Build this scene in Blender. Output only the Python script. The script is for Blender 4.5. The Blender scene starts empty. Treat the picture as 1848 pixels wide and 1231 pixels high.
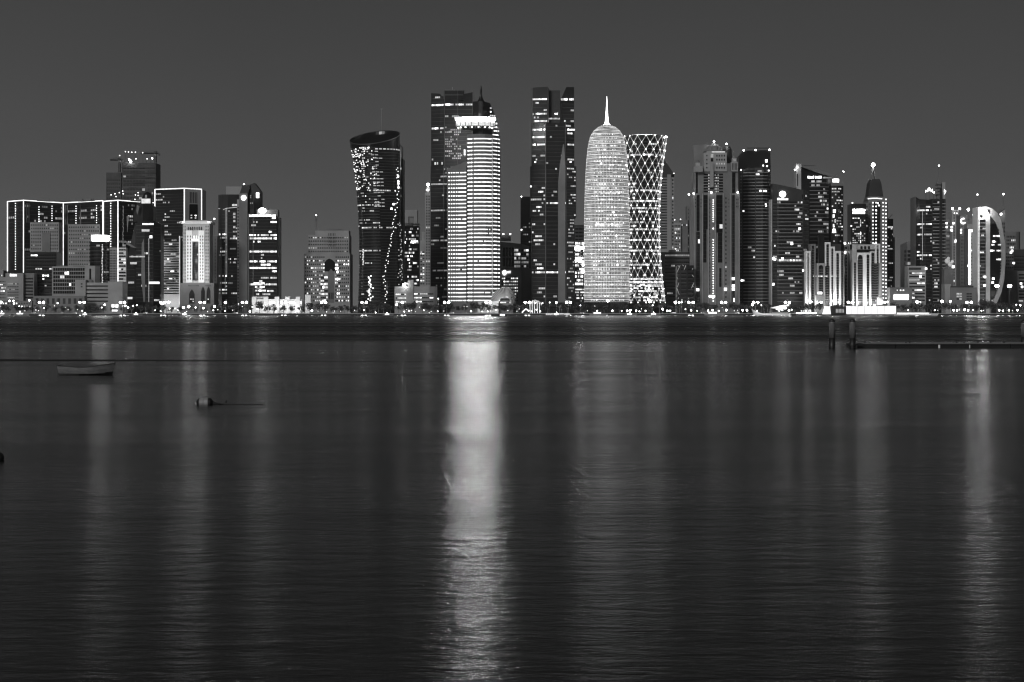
import bpy, math, random
from mathutils import Vector
random.seed(11)
R = random.random
SC = bpy.context.scene
COL = SC.collection
PI = math.pi
# ---- the photograph's geometry: focal length in photo pixels, principal column, horizon row, eye height
F, CX, HY, CZ = 3680.0, 924.0, 563.0, 4.0
GZ = 2.2                                    # level of the land behind the sea wall
def WX(px, D): return (px - CX) / F * D
def WZ(py, D): return CZ + (HY - py) / F * D

# ------------------------------------------------------------------ materials
MATS = {}
def mat(name, c, rough=.7, metal=0., amp=.25, scale=.15, ior=1.5, emit=0., stretch=(1, 1, 1), bump=0.):
    if name in MATS: return MATS[name]
    m = bpy.data.materials.new(name); m.use_nodes = True
    n = m.node_tree; P = n.nodes['Principled BSDF']
    tc = n.nodes.new('ShaderNodeTexCoord'); mp = n.nodes.new('ShaderNodeMapping')
    mp.inputs['Scale'].default_value = stretch
    n.links.new(tc.outputs['Object'], mp.inputs['Vector'])
    t = n.nodes.new('ShaderNodeTexNoise'); t.inputs['Scale'].default_value = scale; t.inputs['Detail'].default_value = 5
    n.links.new(mp.outputs[0], t.inputs['Vector'])
    r = n.nodes.new('ShaderNodeMapRange')
    r.inputs['From Min'].default_value = .3; r.inputs['From Max'].default_value = .7
    r.inputs['To Min'].default_value = c * (1 - amp); r.inputs['To Max'].default_value = c * (1 + amp)
    n.links.new(t.outputs['Fac'], r.inputs['Value'])
    n.links.new(r.outputs[0], P.inputs['Base Color'])
    P.inputs['Roughness'].default_value = rough; P.inputs['Metallic'].default_value = metal
    P.inputs['IOR'].default_value = ior
    if bump:
        b = n.nodes.new('ShaderNodeBump'); b.inputs['Strength'].default_value = bump
        n.links.new(t.outputs['Fac'], b.inputs['Height']); n.links.new(b.outputs[0], P.inputs['Normal'])
    if emit:
        P.inputs['Emission Color'].default_value = (1, 1, 1, 1)
        e = n.nodes.new('ShaderNodeMath'); e.operation = 'MULTIPLY'; e.inputs[1].default_value = emit / c
        n.links.new(r.outputs[0], e.inputs[0]); n.links.new(e.outputs[0], P.inputs['Emission Strength'])
    MATS[name] = m
    return m
def emi(name, s, sample=True, amp=.25, scale=.4):
    m = mat(name, .5, rough=.4, emit=s, amp=amp, scale=scale)
    if not sample: m.cycles.emission_sampling = 'NONE'
    return m
LV = [.03, .065, .12, .2, .34, .65, 1.45, 3.6, 13., 40.]
EM = [emi('lit_pane_%d' % i, v, v > 10) for i, v in enumerate(LV)] + [emi('lit_pane_bright_floor', 2.2, False, .35, .25)]
GLASS = mat('dark_curtain_glass', .006, .22, 0, .5, .06, 1.5)
GLASS2 = mat('smoky_window_glass', .01, .3, 0, .4, .2, 1.45)
TINT = mat('tinted_tower_glass', .013, .3, 0, .45, .05, 1.45)
STONE = mat('pale_limestone', .42, .85, 0, .14, .05)
STONE2 = mat('weathered_stone', .3, .85, 0, .18, .06)
GREY = mat('mid_grey_cladding', .165, .7, 0, .2, .05)
DARK = mat('dark_cladding', .03, .55, 0, .3, .05)
DARKER = mat('black_steel', .02, .5, .2, .3, .4)
CONC = mat('raw_concrete', .085, .95, 0, .35, .08)
FAR = mat('far_building_cladding', .3, .9, 0, .1, .04)  # pale tone stands in for haze over the far blocks
WHITE = mat('white_render', .75, .8, 0, .08, .06)
METAL = mat('galvanised_steel', .3, .4, .8, .2, .8)

# ------------------------------------------------------------------ mesh builder
class MB:
    def __init__(s): s.v, s.f, s.m, s.mats = [], [], [], []
    def mi(s, m):
        if m not in s.mats: s.mats.append(m)
        return s.mats.index(m)
    def face(s, pts, m):
        k = len(s.v); s.v += [tuple(p) for p in pts]; s.f.append(tuple(range(k, k + len(pts)))); s.m.append(s.mi(m))
    def box(s, x0, x1, y0, y1, z0, z1, m):
        k = len(s.v)
        s.v += [(x0,y0,z0),(x1,y0,z0),(x1,y1,z0),(x0,y1,z0),(x0,y0,z1),(x1,y0,z1),(x1,y1,z1),(x0,y1,z1)]
        for q in ((0,3,2,1),(4,5,6,7),(0,1,5,4),(1,2,6,5),(2,3,7,6),(3,0,4,7)):
            s.f.append(tuple(k + i for i in q)); s.m.append(s.mi(m))
    def rings(s, rs, m, cap=True, closed=True):
        k = len(s.v); n = len(rs[0]); i_ = s.mi(m)
        for r in rs: s.v += [tuple(p) for p in r]
        for a in range(len(rs) - 1):
            for j in range(n if closed else n - 1):
                j2 = (j + 1) % n
                s.f.append((k+a*n+j, k+a*n+j2, k+(a+1)*n+j2, k+(a+1)*n+j)); s.m.append(i_)
        if cap:
            s.f.append(tuple(k + j for j in reversed(range(n)))); s.m.append(i_)
            s.f.append(tuple(k + (len(rs)-1)*n + j for j in range(n))); s.m.append(i_)
    def tube(s, pts, r, m, n=6, r1=None, cap=True):
        pts = [Vector(p) for p in pts]; rs = []
        for i, p in enumerate(pts):
            d = (pts[min(i+1, len(pts)-1)] - pts[max(i-1, 0)])
            d = d.normalized() if d.length > 0 else Vector((0,0,1))
            a = d.cross(Vector((0,1,0))) if abs(d.y) < .9 else d.cross(Vector((1,0,0)))
            a.normalize(); b = d.cross(a)
            rr = r if r1 is None else r + (r1 - r) * i / max(1, len(pts)-1)
            rs.append([p + a*math.cos(2*PI*j/n)*rr + b*math.sin(2*PI*j/n)*rr for j in range(n)])
        s.rings(rs, m, cap)
    def rev(s, x, y, prof, m, n=16, ry=1.):        # prof: (z, radius)
        s.rings([[(x + r*math.cos(2*PI*j/n), y + r*ry*math.sin(2*PI*j/n), z) for j in range(n)] for z, r in prof], m)
    def ball(s, x, y, z, r, m, n=10, k=6, sz=1.):
        s.rev(x, y, [(z - r*sz*math.cos(PI*(i+.02)/(k+.04)), r*math.sin(PI*(i+.02)/(k+.04))) for i in range(k+1)], m, n)
    def build(s, name, parent=None, smooth=False, loc=None):
        me = bpy.data.meshes.new(name)
        o_ = Vector(parent.location) if parent else Vector(loc or (0,0,0))
        if parent and parent.parent: o_ = o_ + parent.parent.location
        me.from_pydata([(a[0]-o_.x, a[1]-o_.y, a[2]-o_.z) for a in s.v], [], s.f)
        for m in s.mats: me.materials.append(m)
        me.polygons.foreach_set('material_index', s.m)
        if smooth: me.polygons.foreach_set('use_smooth', [True]*len(s.f))
        me.update()
        o = bpy.data.objects.new(name, me); COL.objects.link(o)
        if parent: o.parent = parent
        elif loc: o.location = loc
        return o
def tag(o, label, cat, group=None, kind=None):
    o['label'] = label; o['category'] = cat
    if group: o['group'] = group
    if kind: o['kind'] = kind
    return o
def thing(name, label, cat, loc, group=None):
    o = bpy.data.objects.new(name, None); COL.objects.link(o); o.location = loc; o.empty_display_size = .5
    return tag(o, label, cat, group)
def struct(o, kind='structure'): o['kind'] = kind; return o
def dup(root, loc, label=None, group=None, rz=0., sc=1.):
    r = root.copy(); COL.objects.link(r); r.location = loc; r.rotation_euler = (0,0,rz); r.scale = (sc,)*3
    if label: r['label'] = label
    if group: r['group'] = group
    for ch in list(root.children):
        c = ch.copy(); COL.objects.link(c); c.parent = r
    return r

# ------------------------------------------------------------------ buildings
class Bld:
    def __init__(s, name, label, D, px, cat='tower', fh=7.):
        s.D = D; s.root = thing(name, label, cat, (WX(px, D), D, GZ)); s.fh = fh
        s.wall = MB(); s.roofm = MB(); s.bands = {}; s.rnd = random.Random(hash(label) % 997 if False else sum(map(ord, label)))
    def flat(s, d=0.):
        D = s.D + d
        return lambda u, z, off=0.: (WX(u, s.D), D - off, z)
    def block(s, x0, x1, yt, yb, d=0., dep=25., m=STONE, top=None):
        """a box given by picture columns and rows at this building's distance; top: row of the top at the right end when it slopes"""
        D = s.D; z0 = GZ if yb is None else WZ(yb, D); a, b = WX(x0, D), WX(x1, D)
        zt = WZ(yt, D); z2 = zt if top is None else WZ(top, D)
        Y0, Y1 = D + d, D + d + dep
        v = [(a,Y0,z0),(b,Y0,z0),(b,Y1,z0),(a,Y1,z0),(a,Y0,zt),(b,Y0,z2),(b,Y1,z2),(a,Y1,zt)]
        for q in ((0,3,2,1),(4,5,6,7),(0,1,5,4),(1,2,6,5),(2,3,7,6),(3,0,4,7)): s.wall.face([v[i] for i in q], m)
        return s.flat(d)
    def chain(s, pts, yt, yb=None, back=40., m=DARK, tops=None):
        """prism on a broken front line: pts = (picture column, extra distance)"""
        P = [(WX(x, s.D + d), s.D + d, x) for x, d in pts]
        z0 = GZ if yb is None else WZ(yb, s.D)
        zt = [WZ(t, s.D) for t in (tops or [yt]*len(P))]
        Yb = max(p[1] for p in P) + back
        lo = [(p[0], p[1], z0) for p in P] + [(P[-1][0], Yb, z0), (P[0][0], Yb, z0)]
        hi = [(p[0], p[1], z) for p, z in zip(P, zt)] + [(P[-1][0], Yb, zt[-1]), (P[0][0], Yb, zt[0])]
        n = len(lo)
        for i in range(n):
            j = (i + 1) % n; s.wall.face([lo[i], lo[j], hi[j], hi[i]], m)
        s.wall.face(hi, m)
        def pt(u, z, off=0.):
            for i in range(len(P) - 1):
                if u <= P[i+1][2] or i == len(P) - 2:
                    a, b = P[i], P[i+1]; t = (u - a[2]) / (b[2] - a[2])
                    x = a[0] + (b[0]-a[0])*t; y = a[1] + (b[1]-a[1])*t
                    L = math.hypot(b[0]-a[0], b[1]-a[1]); nx, ny = (b[1]-a[1])/L, -(b[0]-a[0])/L
                    return (x + nx*off, y + ny*off, z)
        return pt
    def loft(s, prof, ratio=1., m=GLASS, n=48, cap=True, dy=None, mb=None):
        """prof rows top to bottom: (row, centre column, half width)"""
        D = s.D; k = F / D; Rm = max(p[2] for p in prof) / k
        Yc = D + (Rm * ratio if dy is None else dy)
        ps = sorted([(WZ(y, D) if y < 566 else GZ, WX(c, D), h / k) for y, c, h in prof])
        (mb or s.wall).rings([[(c + r*math.cos(2*PI*j/n), Yc + r*ratio*math.sin(2*PI*j/n), z) for j in range(n)] for z, c, r in ps], m, cap)
        def pt(u, z, off=0.):
            a = ps[0]; b = ps[-1]
            for i in range(len(ps) - 1):
                if ps[i][0] <= z <= ps[i+1][0] or (i == 0 and z < ps[0][0]) or (i == len(ps)-2 and z > ps[-1][0]):
                    a, b = ps[i], ps[i+1]; break
            t = (z - a[0]) / (b[0] - a[0]) if b[0] > a[0] else 0
            c = a[1] + (b[1]-a[1])*t; r = a[2] + (b[2]-a[2])*t
            th = PI * u
            return (c - (r+off)*math.cos(th), Yc - (r+off)*ratio*math.sin(th), z)
        return pt
    def win(s, f, u0, u1, ya, yb, nu, nr, wf=.6, hf=.5, p=.1, lv=(2, 5), rows=(), rlv=None, glass=GLASS2, skip=None,
            off=.12, rowp=0., dark=True, ledge=None, run=3, var=.3):
        r_ = s.rnd; pitch = (yb - ya) / nr; du = (u1 - u0) / nu; s.reg = reg = getattr(s, 'reg', 0) + 1; one = nu*nr <= 24; colm = (not one) and nu <= 2 and wf*du < pitch*hf*6
        for r in range(nr):
            yc = ya + (r + .5) * pitch; h = pitch * hf
            zt, zb = WZ(yc - h/2, s.D), WZ(yc + h/2, s.D)
            mb = s.bands.setdefault((reg, r, 0), MB())
            full = r_.random() < rowp or any(abs(yc - q) <= pitch/2 for q in rows)
            if ledge and not (skip and (skip(u0+.01, yc) or skip(u1-.01, yc))):
                nn = max(2, nu // 2); zl = zb - .15
                for c in range(nn):
                    a = u0 + (u1-u0)*c/nn; b = u0 + (u1-u0)*(c+1)/nn
                    A, B = f(a, zl, .0), f(b, zl, .0); A2, B2 = f(a, zl, .7), f(b, zl, .7)
                    t = h * .42 * s.D / F
                    s.wall.face([A2, B2, (B2[0], B2[1], zl-t), (A2[0], A2[1], zl-t)][::-1], ledge)
                    s.wall.face([A, B, B2, A2], ledge)
                    s.wall.face([(A[0],A[1],zl-t), (B[0],B[1],zl-t), (B2[0],B2[1],zl-t), (A2[0],A2[1],zl-t)], ledge)
            left = 0; L = 0
            for c in range(nu):
                uc = u0 + (c + .5) * du
                if skip and skip(uc, yc): continue
                if left > 0: left -= 1; lit = r_.random() < .85
                elif r_.random() < p: left = r_.randint(0, run); L = r_.randint(lv[0], lv[1]); lit = True
                else: lit = False
                if full and r_.random() < .88:
                    q = rlv or lv; lit = True; L = r_.randint(q[0], q[1])
                if lit: m = EM[10] if L == 10 else EM[max(0, min(9, L + (r_.random() < var) - (r_.random() < var)))]
                elif dark: m = glass
                else: continue
                a, b = uc - du*wf/2, uc + du*wf/2
                if one: mb = s.bands.setdefault((reg, r, c + 1), MB())
                elif colm: mb = s.bands.setdefault((reg, 999, c), MB())
                mb.face([f(a, zb, off), f(b, zb, off), f(b, zt, off), f(a, zt, off)], m)
                if one: continue
                if colm:                                   # a thin upright frame ties the column of windows together
                    mb.face([f(uc-du*.04, WZ(yc+pitch/2,s.D), off+.03), f(uc+du*.04, WZ(yc+pitch/2,s.D), off+.03), f(uc+du*.04, WZ(yc-pitch/2,s.D), off+.03), f(uc-du*.04, WZ(yc-pitch/2,s.D), off+.03)], GREY)
                elif dark and wf < .98:                                 # and a sill runs under the row
                    mb.face([f(uc-du/2, zb, off+.03), f(uc+du/2, zb, off+.03), f(uc+du/2, zb+(zt-zb)*.1, off+.03), f(uc-du/2, zb+(zt-zb)*.1, off+.03)], GREY)
        return s
    def piers(s, f, us, ya, yb, w, m, dep=.8):
        """upright fins standing proud of a face"""
        for u in us:
            z0 = WZ(yb, s.D) if yb is not None else GZ; z1 = WZ(ya, s.D)
            q = [f(u-w/2, z0, dep), f(u+w/2, z0, dep), f(u+w/2, z0, -.3), f(u-w/2, z0, -.3)]
            s.wall.rings([q, [(a[0], a[1], z1) for a in q]], m)
        return s
    def strip(s, f, pts, r=.55, lv=7, name='light_strip'):
        mb = MB(); mb.tube([f(u, WZ(y, s.D), .5) for u, y in pts], r, EM[lv], 6)
        return mb.build(name, s.root)
    def dots(s, f, lst, r=.7, lv=6, name='light_string', box=True):
        mb = MB(); lst = list(lst); many = len(lst) > 10 or r < .6
        if many: name = 'light_points'
        for i, (u, y) in enumerate(lst):
            x, yy, z = f(u, WZ(y, s.D), .5)
            if not many and i: mb.build(name, s.root); mb = MB()
            if many and i and name == 'light_points' and abs(lst[i-1][1]-y) < 12 and abs(lst[i-1][0]-u) < 3: mb.tube([f(lst[i-1][0], WZ(lst[i-1][1], s.D), .45), (x, yy, z)], .06, DARKER, 4)
            if box: mb.box(x-r, x+r, yy-.3, yy+.2, z-r, z+r, EM[lv])
            else: mb.ball(x, yy, z, r, EM[lv], 8, 5)
        return mb.build(name, s.root)
    def lamp(s, px, py, r=1.1, lv=9, d=0., name='beacon'):
        mb = MB(); mb.ball(WX(px, s.D), s.D + d - r - .3, WZ(py, s.D), r, EM[lv], 10, 6); return mb.build(name, s.root)
    def mast(s, px, y0, y1, r=.4, r1=.12, d=8., m=METAL, name='mast'):
        mb = MB(); x = WX(px, s.D); mb.tube([(x, s.D+d, WZ(y1, s.D)), (x, s.D+d, WZ(y0, s.D))], r, m, 6, r1)
        z = WZ(y1, s.D); mb.box(x-r*2, x+r*2, s.D+d-r*2, s.D+d+r*2, z-.5, z+.4, m)
        return mb.build(name, s.root)
    def roof(s, x0, x1, y, h=5., d=6., dep=14., m=GREY, rail=True):
        """parapet, plant rooms and pipes"""
        r_ = s.rnd; D = s.D; a, b = WX(x0, D), WX(x1, D); z = WZ(y, D); hh = h*D/F
        w = b - a; n = max(1, int(w // 12)); s.roofm.box(a+.3,b-.3,D+d-1,D+d+dep,z-.3,z+.25,m)
        for i in range(n):
            c = a + w*(i + r_.random()*.5 + .25)/n; ww = w/n*(.2 + .2*r_.random())
            s.roofm.box(c-ww, c+ww, D+d, D+d+dep*.7, z-.2, z+hh*(.4+.6*r_.random()), m)
        for i in range(n):
            c = a + w*r_.random(); s.roofm.tube([(c, D+d+3, z-.3), (c, D+d+3, z+hh*(1+.8*r_.random()))], .18, DARKER, 5)
        return s
    def sign(s, f, x0, x1, y0, y1, lv=7, shape='text', name='sign', d=.6):
        mb = MB(); D = s.D
        if shape == 'disc':
            cx, cy = (x0+x1)/2, (y0+y1)/2; rx, ry = (x1-x0)/2, (y1-y0)/2
            ring = [[f(cx+rx*k*math.cos(t*2*PI/20), WZ(cy+ry*k*math.sin(t*2*PI/20), D), o) for t in range(20)] for k, o in ((.9, .05), (1, .2), (1, d), (.85, d+.15))]
            mb.rings(ring, EM[lv])
            if x1-x0 > 7: mb.face([f(cx-rx*.1, WZ(cy+ry*.5, D), d+.3), f(cx+rx*.12, WZ(cy+ry*.5, D), d+.3), f(cx+rx*.12, WZ(cy-ry*.5, D), d+.3), f(cx-rx*.1, WZ(cy-ry*.5, D), d+.3)], EM[2])
        elif shape == 'plain':
            a = [f(x0, WZ(y1, D), d), f(x1, WZ(y1, D), d), f(x1, WZ(y0, D), d), f(x0, WZ(y0, D), d)]
            b = [f(x0, WZ(y1, D), .05), f(x1, WZ(y1, D), .05), f(x1, WZ(y0, D), .05), f(x0, WZ(y0, D), .05)]
            mb.rings([b, a], EM[lv])
        else:                                  # a run of small glyph-like bars, too far to read
            n = max(3, int((x1-x0)/2.2)); r_ = s.rnd
            for i in range(n):
                a = x0 + (x1-x0)*i/n; b = a + (x1-x0)/n*.72
                t = y0 + (y1-y0)*.25*r_.random(); q = y1
                P = [f(a, WZ(q, D), d), f(b, WZ(q, D), d), f(b, WZ(t, D), d), f(a, WZ(t, D), d)]
                B = [f(a, WZ(q, D), .05), f(b, WZ(q, D), .05), f(b, WZ(t, D), .05), f(a, WZ(t, D), .05)]
                mb.rings([B, P], EM[lv])
        return mb.build(name, s.root)
    def done(s, wallname='wall'):
        s.wall.build(wallname, s.root)
        if s.roofm.f: s.roofm.build('roof', s.root)
        for k in sorted(s.bands):
            if s.bands[k].f: s.bands[k].build('window' if k[2] and k[1] != 999 else ('window_column' if k[1] == 999 else 'window_band'), s.root)
        return s.root
def rng(a, b, st):
    o = []; x = a
    while x <= b + 1e-6: o.append(x); x += st
    return o

# ================================================================== LEFT CLUSTER
# -- wide hotel outlined in lights, two hinged wings
b = Bld('outlined_hotel', 'wide dark V-fronted hotel outlined in white light strips at the far left', 2560, 100, 'hotel')
f = b.chain([(14,30),(43,0),(114,60),(186,10)], 362, None, 40, TINT)
sk = lambda u, y: (53 < u < 106 and y > 400) or (u < 43 and y > 447) or (u > 117 and y > 403)
b.win(f, 15,42,368,488,7,18,.7,.6,.05,(1,4),skip=sk)
b.win(f, 44,113,368,480,20,17,.8,.6,.10,(1,4),skip=sk)
b.win(f, 115,185,368,480,20,17,.8,.6,.09,(1,4),skip=sk)
g = b.block(53,105,401,455,4,20,STONE2); 
b.win(b.flat(4),54,104,403,452,13,8,.5,.45,.03,(1,3),skip=lambda u,y:75<u<90 and y>419)
b.block(75,90,420,455,3,10,GREY)
b.wall.box(WX(14,2560),WX(43,2560),2589.5,2594,GZ,WZ(448,2560),STONE2)
b.block(118,184,404,482,14,20,STONE2); b.win(b.flat(14),119,183,406,480,16,11,.5,.42,.05,(1,4))
b.piers(f,[48,52,118,122,146],366,402,2.,GREY,.4)
for P in ([(14,489),(14,361.5)],[(14,361.5),(43,361.5),(113.6,361.5),(186,361.5)],[(43,492),(43,361.5)],[(113.8,480),(113.8,361.5)],[(186,424),(186,361.5)]): b.strip(f,P,.62,6)
for x,y0,y1,st in ((28.5,366,490,4.6),(69.5,372,450,4.4),(93,369,452,4.4),(138,369,480,4.4),(175,370,424,4.4)):
    b.dots(f,[(x,y) for y in rng(y0,y1,st)],.42,7)
b.roof(20,180,361,3,20); b.done()
# -- second outlined hotel
b = Bld('outlined_hotel', 'corner hotel block outlined in lights, right of the V-fronted hotel', 2500, 225, 'hotel')
f = b.chain([(187,25),(213.5,0),(280,60)], 361.5, None, 40, TINT)
b.win(f,188,213,366,446,8,12,.7,.6,.06,(1,4)); b.win(f,214,278,366,446,20,12,.75,.6,.07,(1,4))
b.wall.box(WX(187,2500),WX(213,2500),2499.6,2530,GZ,WZ(447,2500),STONE2)
b.win(b.flat(-.6),214.5,227,448,530,3,14,.9,.5,.12,(2,5),glass=GLASS); b.win(b.flat(-.5),195,211,450,515,6,14,.6,.5,.02,(1,3))
b.wall.box(WX(214,2500),WX(227.5,2500),2499.7,2512,GZ,WZ(447,2500),WHITE)
for P in ([(187,424),(187,361.5)],[(187,361.5),(213.5,361.5),(279,361.5)],[(213.5,508),(213.5,361.5)]): b.strip(f,P,.62,6)
b.dots(f,[(200.5,y) for y in rng(366,445,4.6)],.46,7); b.dots(f,[(221+R(),y) for y in rng(372,445,2.4)],.35,3)
b.roof(190,275,361,3,20); b.done()
# -- third outlined block
b = Bld('outlined_hotel', 'tall square-topped hotel block with a lit roofline, tallest of the outlined ones', 2480, 322, 'hotel')
f = b.chain([(280,22),(333,0),(363.5,18)], 340, None, 34, TINT)
b.win(f,281,332,346,436,16,17,.75,.55,.05,(1,4))
b.wall.rings([[f(u,z,.5) for u in (334,363)]+[f(u,z,-.3) for u in (363,334)] for z in (GZ,WZ(341.5,2480))],STONE)
ff=lambda u,z,off=0.: f(u,z,off+.6)
b.win(ff,341,356,346,366,5,1,.35,1.,0,(1,2),glass=GLASS); b.win(ff,341,356,368,400,1,1,1,1.,0,(1,2),glass=GLASS); b.win(ff,341,356,386,395,2,2,.4,.5,.9,(4,6))
b.wall.box(WX(286.5,2480),WX(324,2480),2480,2500,GZ,WZ(437,2480),WHITE)
b.win(b.flat(-.3),287,323,438.5,532,12,21,1.,.42,.05,(2,5),glass=GLASS,lv=(2,5)) if False else b.win(b.flat(-.3),287,323,438.5,532,12,21,1.,.33,.05,(3,6),glass=GLASS)
for P in ([(280,405),(280,340)],[(280,340),(333,340),(363.5,340)],[(333,400),(333,340)],[(363.3,396),(363.3,340)]): b.strip(f,P,.62,6)
b.strip(b.flat(-1),[(324.5,550),(324.5,426)],.6,5); b.roof(285,360,340,3,20); b.done()
# -- tower under construction with lights strung on top
b = Bld('unfinished_tower', 'unfinished concrete tower with open floors and work lights on its top', 2900, 236, 'tower')
b.block(190,217,311,None,6,35,CONC); b.block(220,281,294,None,0,40,CONC); b.block(217,220,311,None,10,30,CONC)
f=b.flat(0); b.win(f,222,262,300,470,7,22,.82,.6,.04,(1,4),glass=DARKER); b.win(f,266,280,300,470,4,26,.3,.6,.03,(1,3),glass=DARKER)
b.win(b.flat(6),191,216,322,400,7,12,.7,.6,.05,(1,4),glass=DARKER)
b.piers(f,[222,236,250,264,272],290,300,.8,CONC,.3)
for y in (303,312,321,330): b.wall.box(WX(219,2900),WX(282,2900),2898.5,2901,WZ(y,2900),WZ(y,2900)+.7,CONC)
b.dots(b.flat(-2),[(227,274),(232.5,274.5),(238.5,275),(245,275),(258,276),(216.5,281),(246,287),(266,287),(201,352),(208,350),(210,355),(216,348),(222,345),(223,350),(245,352),(250,348),(250,353),(244,360)],.75,7,'work_light',False)
b.lamp(236.5,292,1.6,9,name='work_light'); b.lamp(233.5,288,1.3,8,name='work_light'); b.lamp(275,286,1.1,8,name='work_light')
mb=MB()
for x0,y0,x1,y1 in ((226,294,226,274),(245,294,245,275),(258,294,258,276)): mb.tube([(WX(x0,2900),2900,WZ(y0,2900)),(WX(x1,2900),2900,WZ(y1,2900))],.2,DARKER,5)
mb.build('light_pole',b.root); b.done()
def crane(px,yb,yj,x0,x1,D,label):
    t=thing('tower_crane',label,'crane',(WX(px,D),D,WZ(yb,D)),'tower cranes over the unfinished tower'); k=D/F
    mb=MB(); w=1.1
    for sx in (-w,w):
        for sy in (-w,w): mb.tube([(WX(px,D)+sx,D+sy,WZ(yb,D)),(WX(px,D)+sx,D+sy,WZ(yj-4,D))],.4,DARKER,4)
    z=WZ(yb,D); i=0
    while z<WZ(yj,D): mb.tube([(WX(px,D)-w,D-w,z),(WX(px,D)+w,D-w,z+3)],.16,DARKER,4); z+=3; 
    mb.build('mast',t); jb=MB(); z=WZ(yj,D)
    jb.tube([(WX(x0,D),D,z),(WX(x1,D),D,z)],.8,DARKER,4); jb.tube([(WX(px,D),D,z+2.2),(WX(x1,D),D,z+1.)],.22,DARKER,4)
    n=int(abs(WX(x1,D)-WX(px,D))/2.5)
    for j in range(n):
        a=WX(px,D)+(WX(x1,D)-WX(px,D))*j/n; c=WX(px,D)+(WX(x1,D)-WX(px,D))*(j+.5)/n; jb.tube([(a,D,z),(c,D,z+1.8)],.14,DARKER,4)
    jb.build('jib',t); c=MB(); c.box(WX(x0,D)-1.5,WX(x0,D)+1.5,D-1,D+1,z-3,z,CONC); c.build('counterweight',t)
    tb=MB(); tb.tube([(WX(x0,D),D,z+.5),(WX(px,D),D,WZ(yj-7,D)),(WX(x1*.7+px*.3,D),D,z+2)],.12,DARKER,4); tb.build('tie_bar',t)
    cb=MB(); cb.box(WX(px,D)-1.4,WX(px,D)+1.4,D-3,D-1.2,z-3.4,z-.8,GREY); cb.build('cab',t)
crane(216,311,289,222,199,2908,'slim tower crane with a short jib over the lower roof of the unfinished tower')
crane(281,294,277,287,254,2905,'taller tower crane with a long jib pointing left from the unfinished tower')
# -- dark twisted tower with a domed top
b = Bld('twisted_tower', 'dark tapering glass tower with a domed cap and folded glass skin', 2400, 258)
f=b.chain([(229,16),(244,4),(262,0),(277,3),(290,14)],398,None,20,TINT,tops=[470,402,398,398,404])
b.chain([(241,12),(247,5),(258,3),(268,5),(277,12)],372,400,18,TINT,tops=[384,368,362,362,372])
b.loft([(345,262,1),(347,262,5),(351,262,8),(356,262,9),(368,262,9)],.9,TINT,20,dy=15)
g=b.flat(-.2)
b.sign(b.flat(2),255,271,358.5,367,5,'plain','lit_cap')
b.win(f,246,276,402,545,10,22,.9,.6,.03,(2,5)); b.win(f,278,290,405,545,5,22,.9,.6,.03,(2,4)); b.win(f,229,245,475,545,6,11,.9,.6,.02,(2,4))
b.sign(g,234,262,461.5,464.5,4,'text','lit_floor'); b.sign(g,235,247,473,477,4,'plain','lit_floor'); b.sign(g,257,278,402.5,406,6,'text','lit_floor'); b.sign(g,256,270,414,418,4,'plain','lit_floor'); b.sign(g,269,288,508.5,512.5,6,'plain','lit_floor'); b.sign(g,228,239,536,540,5,'plain','lit_floor')
b.sign(g,270,275,425,430,6,'plain','lit_floor')
for q in ([(256,440),(255,500),(259,545),(262,545),(262,500),(260,430)],[(228.5,390),(233,390),(230,420)],[(227,434),(235,440),(246,447),(240,447),(228,441)],[(247,370),(252,372),(248,388),(246,380)]):
    b.wall.face([g(u,WZ(y,b.D),.35) for u,y in q],GREY)
b.strip(f,[(268.5,545),(268.5,430)],.35,3); b.done()
# -- floodlit ornate stone hotel
b = Bld('ornate_hotel', 'floodlit cream stone hotel with a flared cornice above an arched podium', 2380, 352,'hotel')
b.block(330,378,404,511,0,28,STONE)
b.block(325,387,511,None,-3,36,GREY)
b.block(327,381,401,404,-1.6,32,WHITE,); b.block(325,383,399.5,401.2,-2.6,34,WHITE)
b.block(334,374,397,399.5,4,20,STONE)
f=b.flat(0)
b.block(336,347,416,510,-1.4,2,WHITE); b.block(358.5,369,416,510,-1.4,2,WHITE)
b.win(b.flat(-1.4),337,346.5,424,506,2,14,.4,.5,.0,(1,3)); b.win(b.flat(-1.4),359.5,368.5,424,506,2,14,.4,.5,.02,(1,3))
b.win(f,330.8,335.5,406,508,2,17,.45,.5,.02,(1,3)); b.win(f,370,377.5,406,508,2,17,.45,.5,.02,(1,3))
b.wall.rings([[f(u,z,1.6-abs(u-353)*.2) for u in (347.5,350,353,356,358.2)]+[f(358.2,z,-1),f(347.5,z,-1)] for z in (WZ(506,b.D),WZ(437,b.D))],TINT)
b.win(lambda u,z,o=0.: f(u,z,1.75+o-abs(u-353)*.2),348,358,438,505,4,17,.8,.6,.06,(2,4))
b.win(b.flat(-1.6),338,366,409,416,7,1,.4,.9,0,(1,3),glass=GLASS); b.win(b.flat(-.2),340,365,425,432,6,1,.55,.9,1,(5,6))
b.sign(f,347,364,432,434,7,'text','balcony_light'); b.sign(b.flat(-2),330,333,399.6,402,7,'disc','cornice_light'); b.sign(b.flat(-2.8),376,379,399.6,402,7,'disc','cornice_light')
for cx in (347,367,377):
    r=5 if cx==347 else 3.4; yt=522 if cx==347 else 517
    P=[(cx-r,548),(cx-r,yt+9),(cx-r*.6,yt+4),(cx,yt),(cx+r*.6,yt+4),(cx+r,yt+9),(cx+r,548)]
    b.wall.face([b.flat(-3)(u,WZ(y,b.D),.15) for u,y in P],GLASS2)
    b.win(b.flat(-3.3),cx-r*.7,cx+r*.7,538,546,3,2,.5,.5,.35,(4,6))
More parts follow.
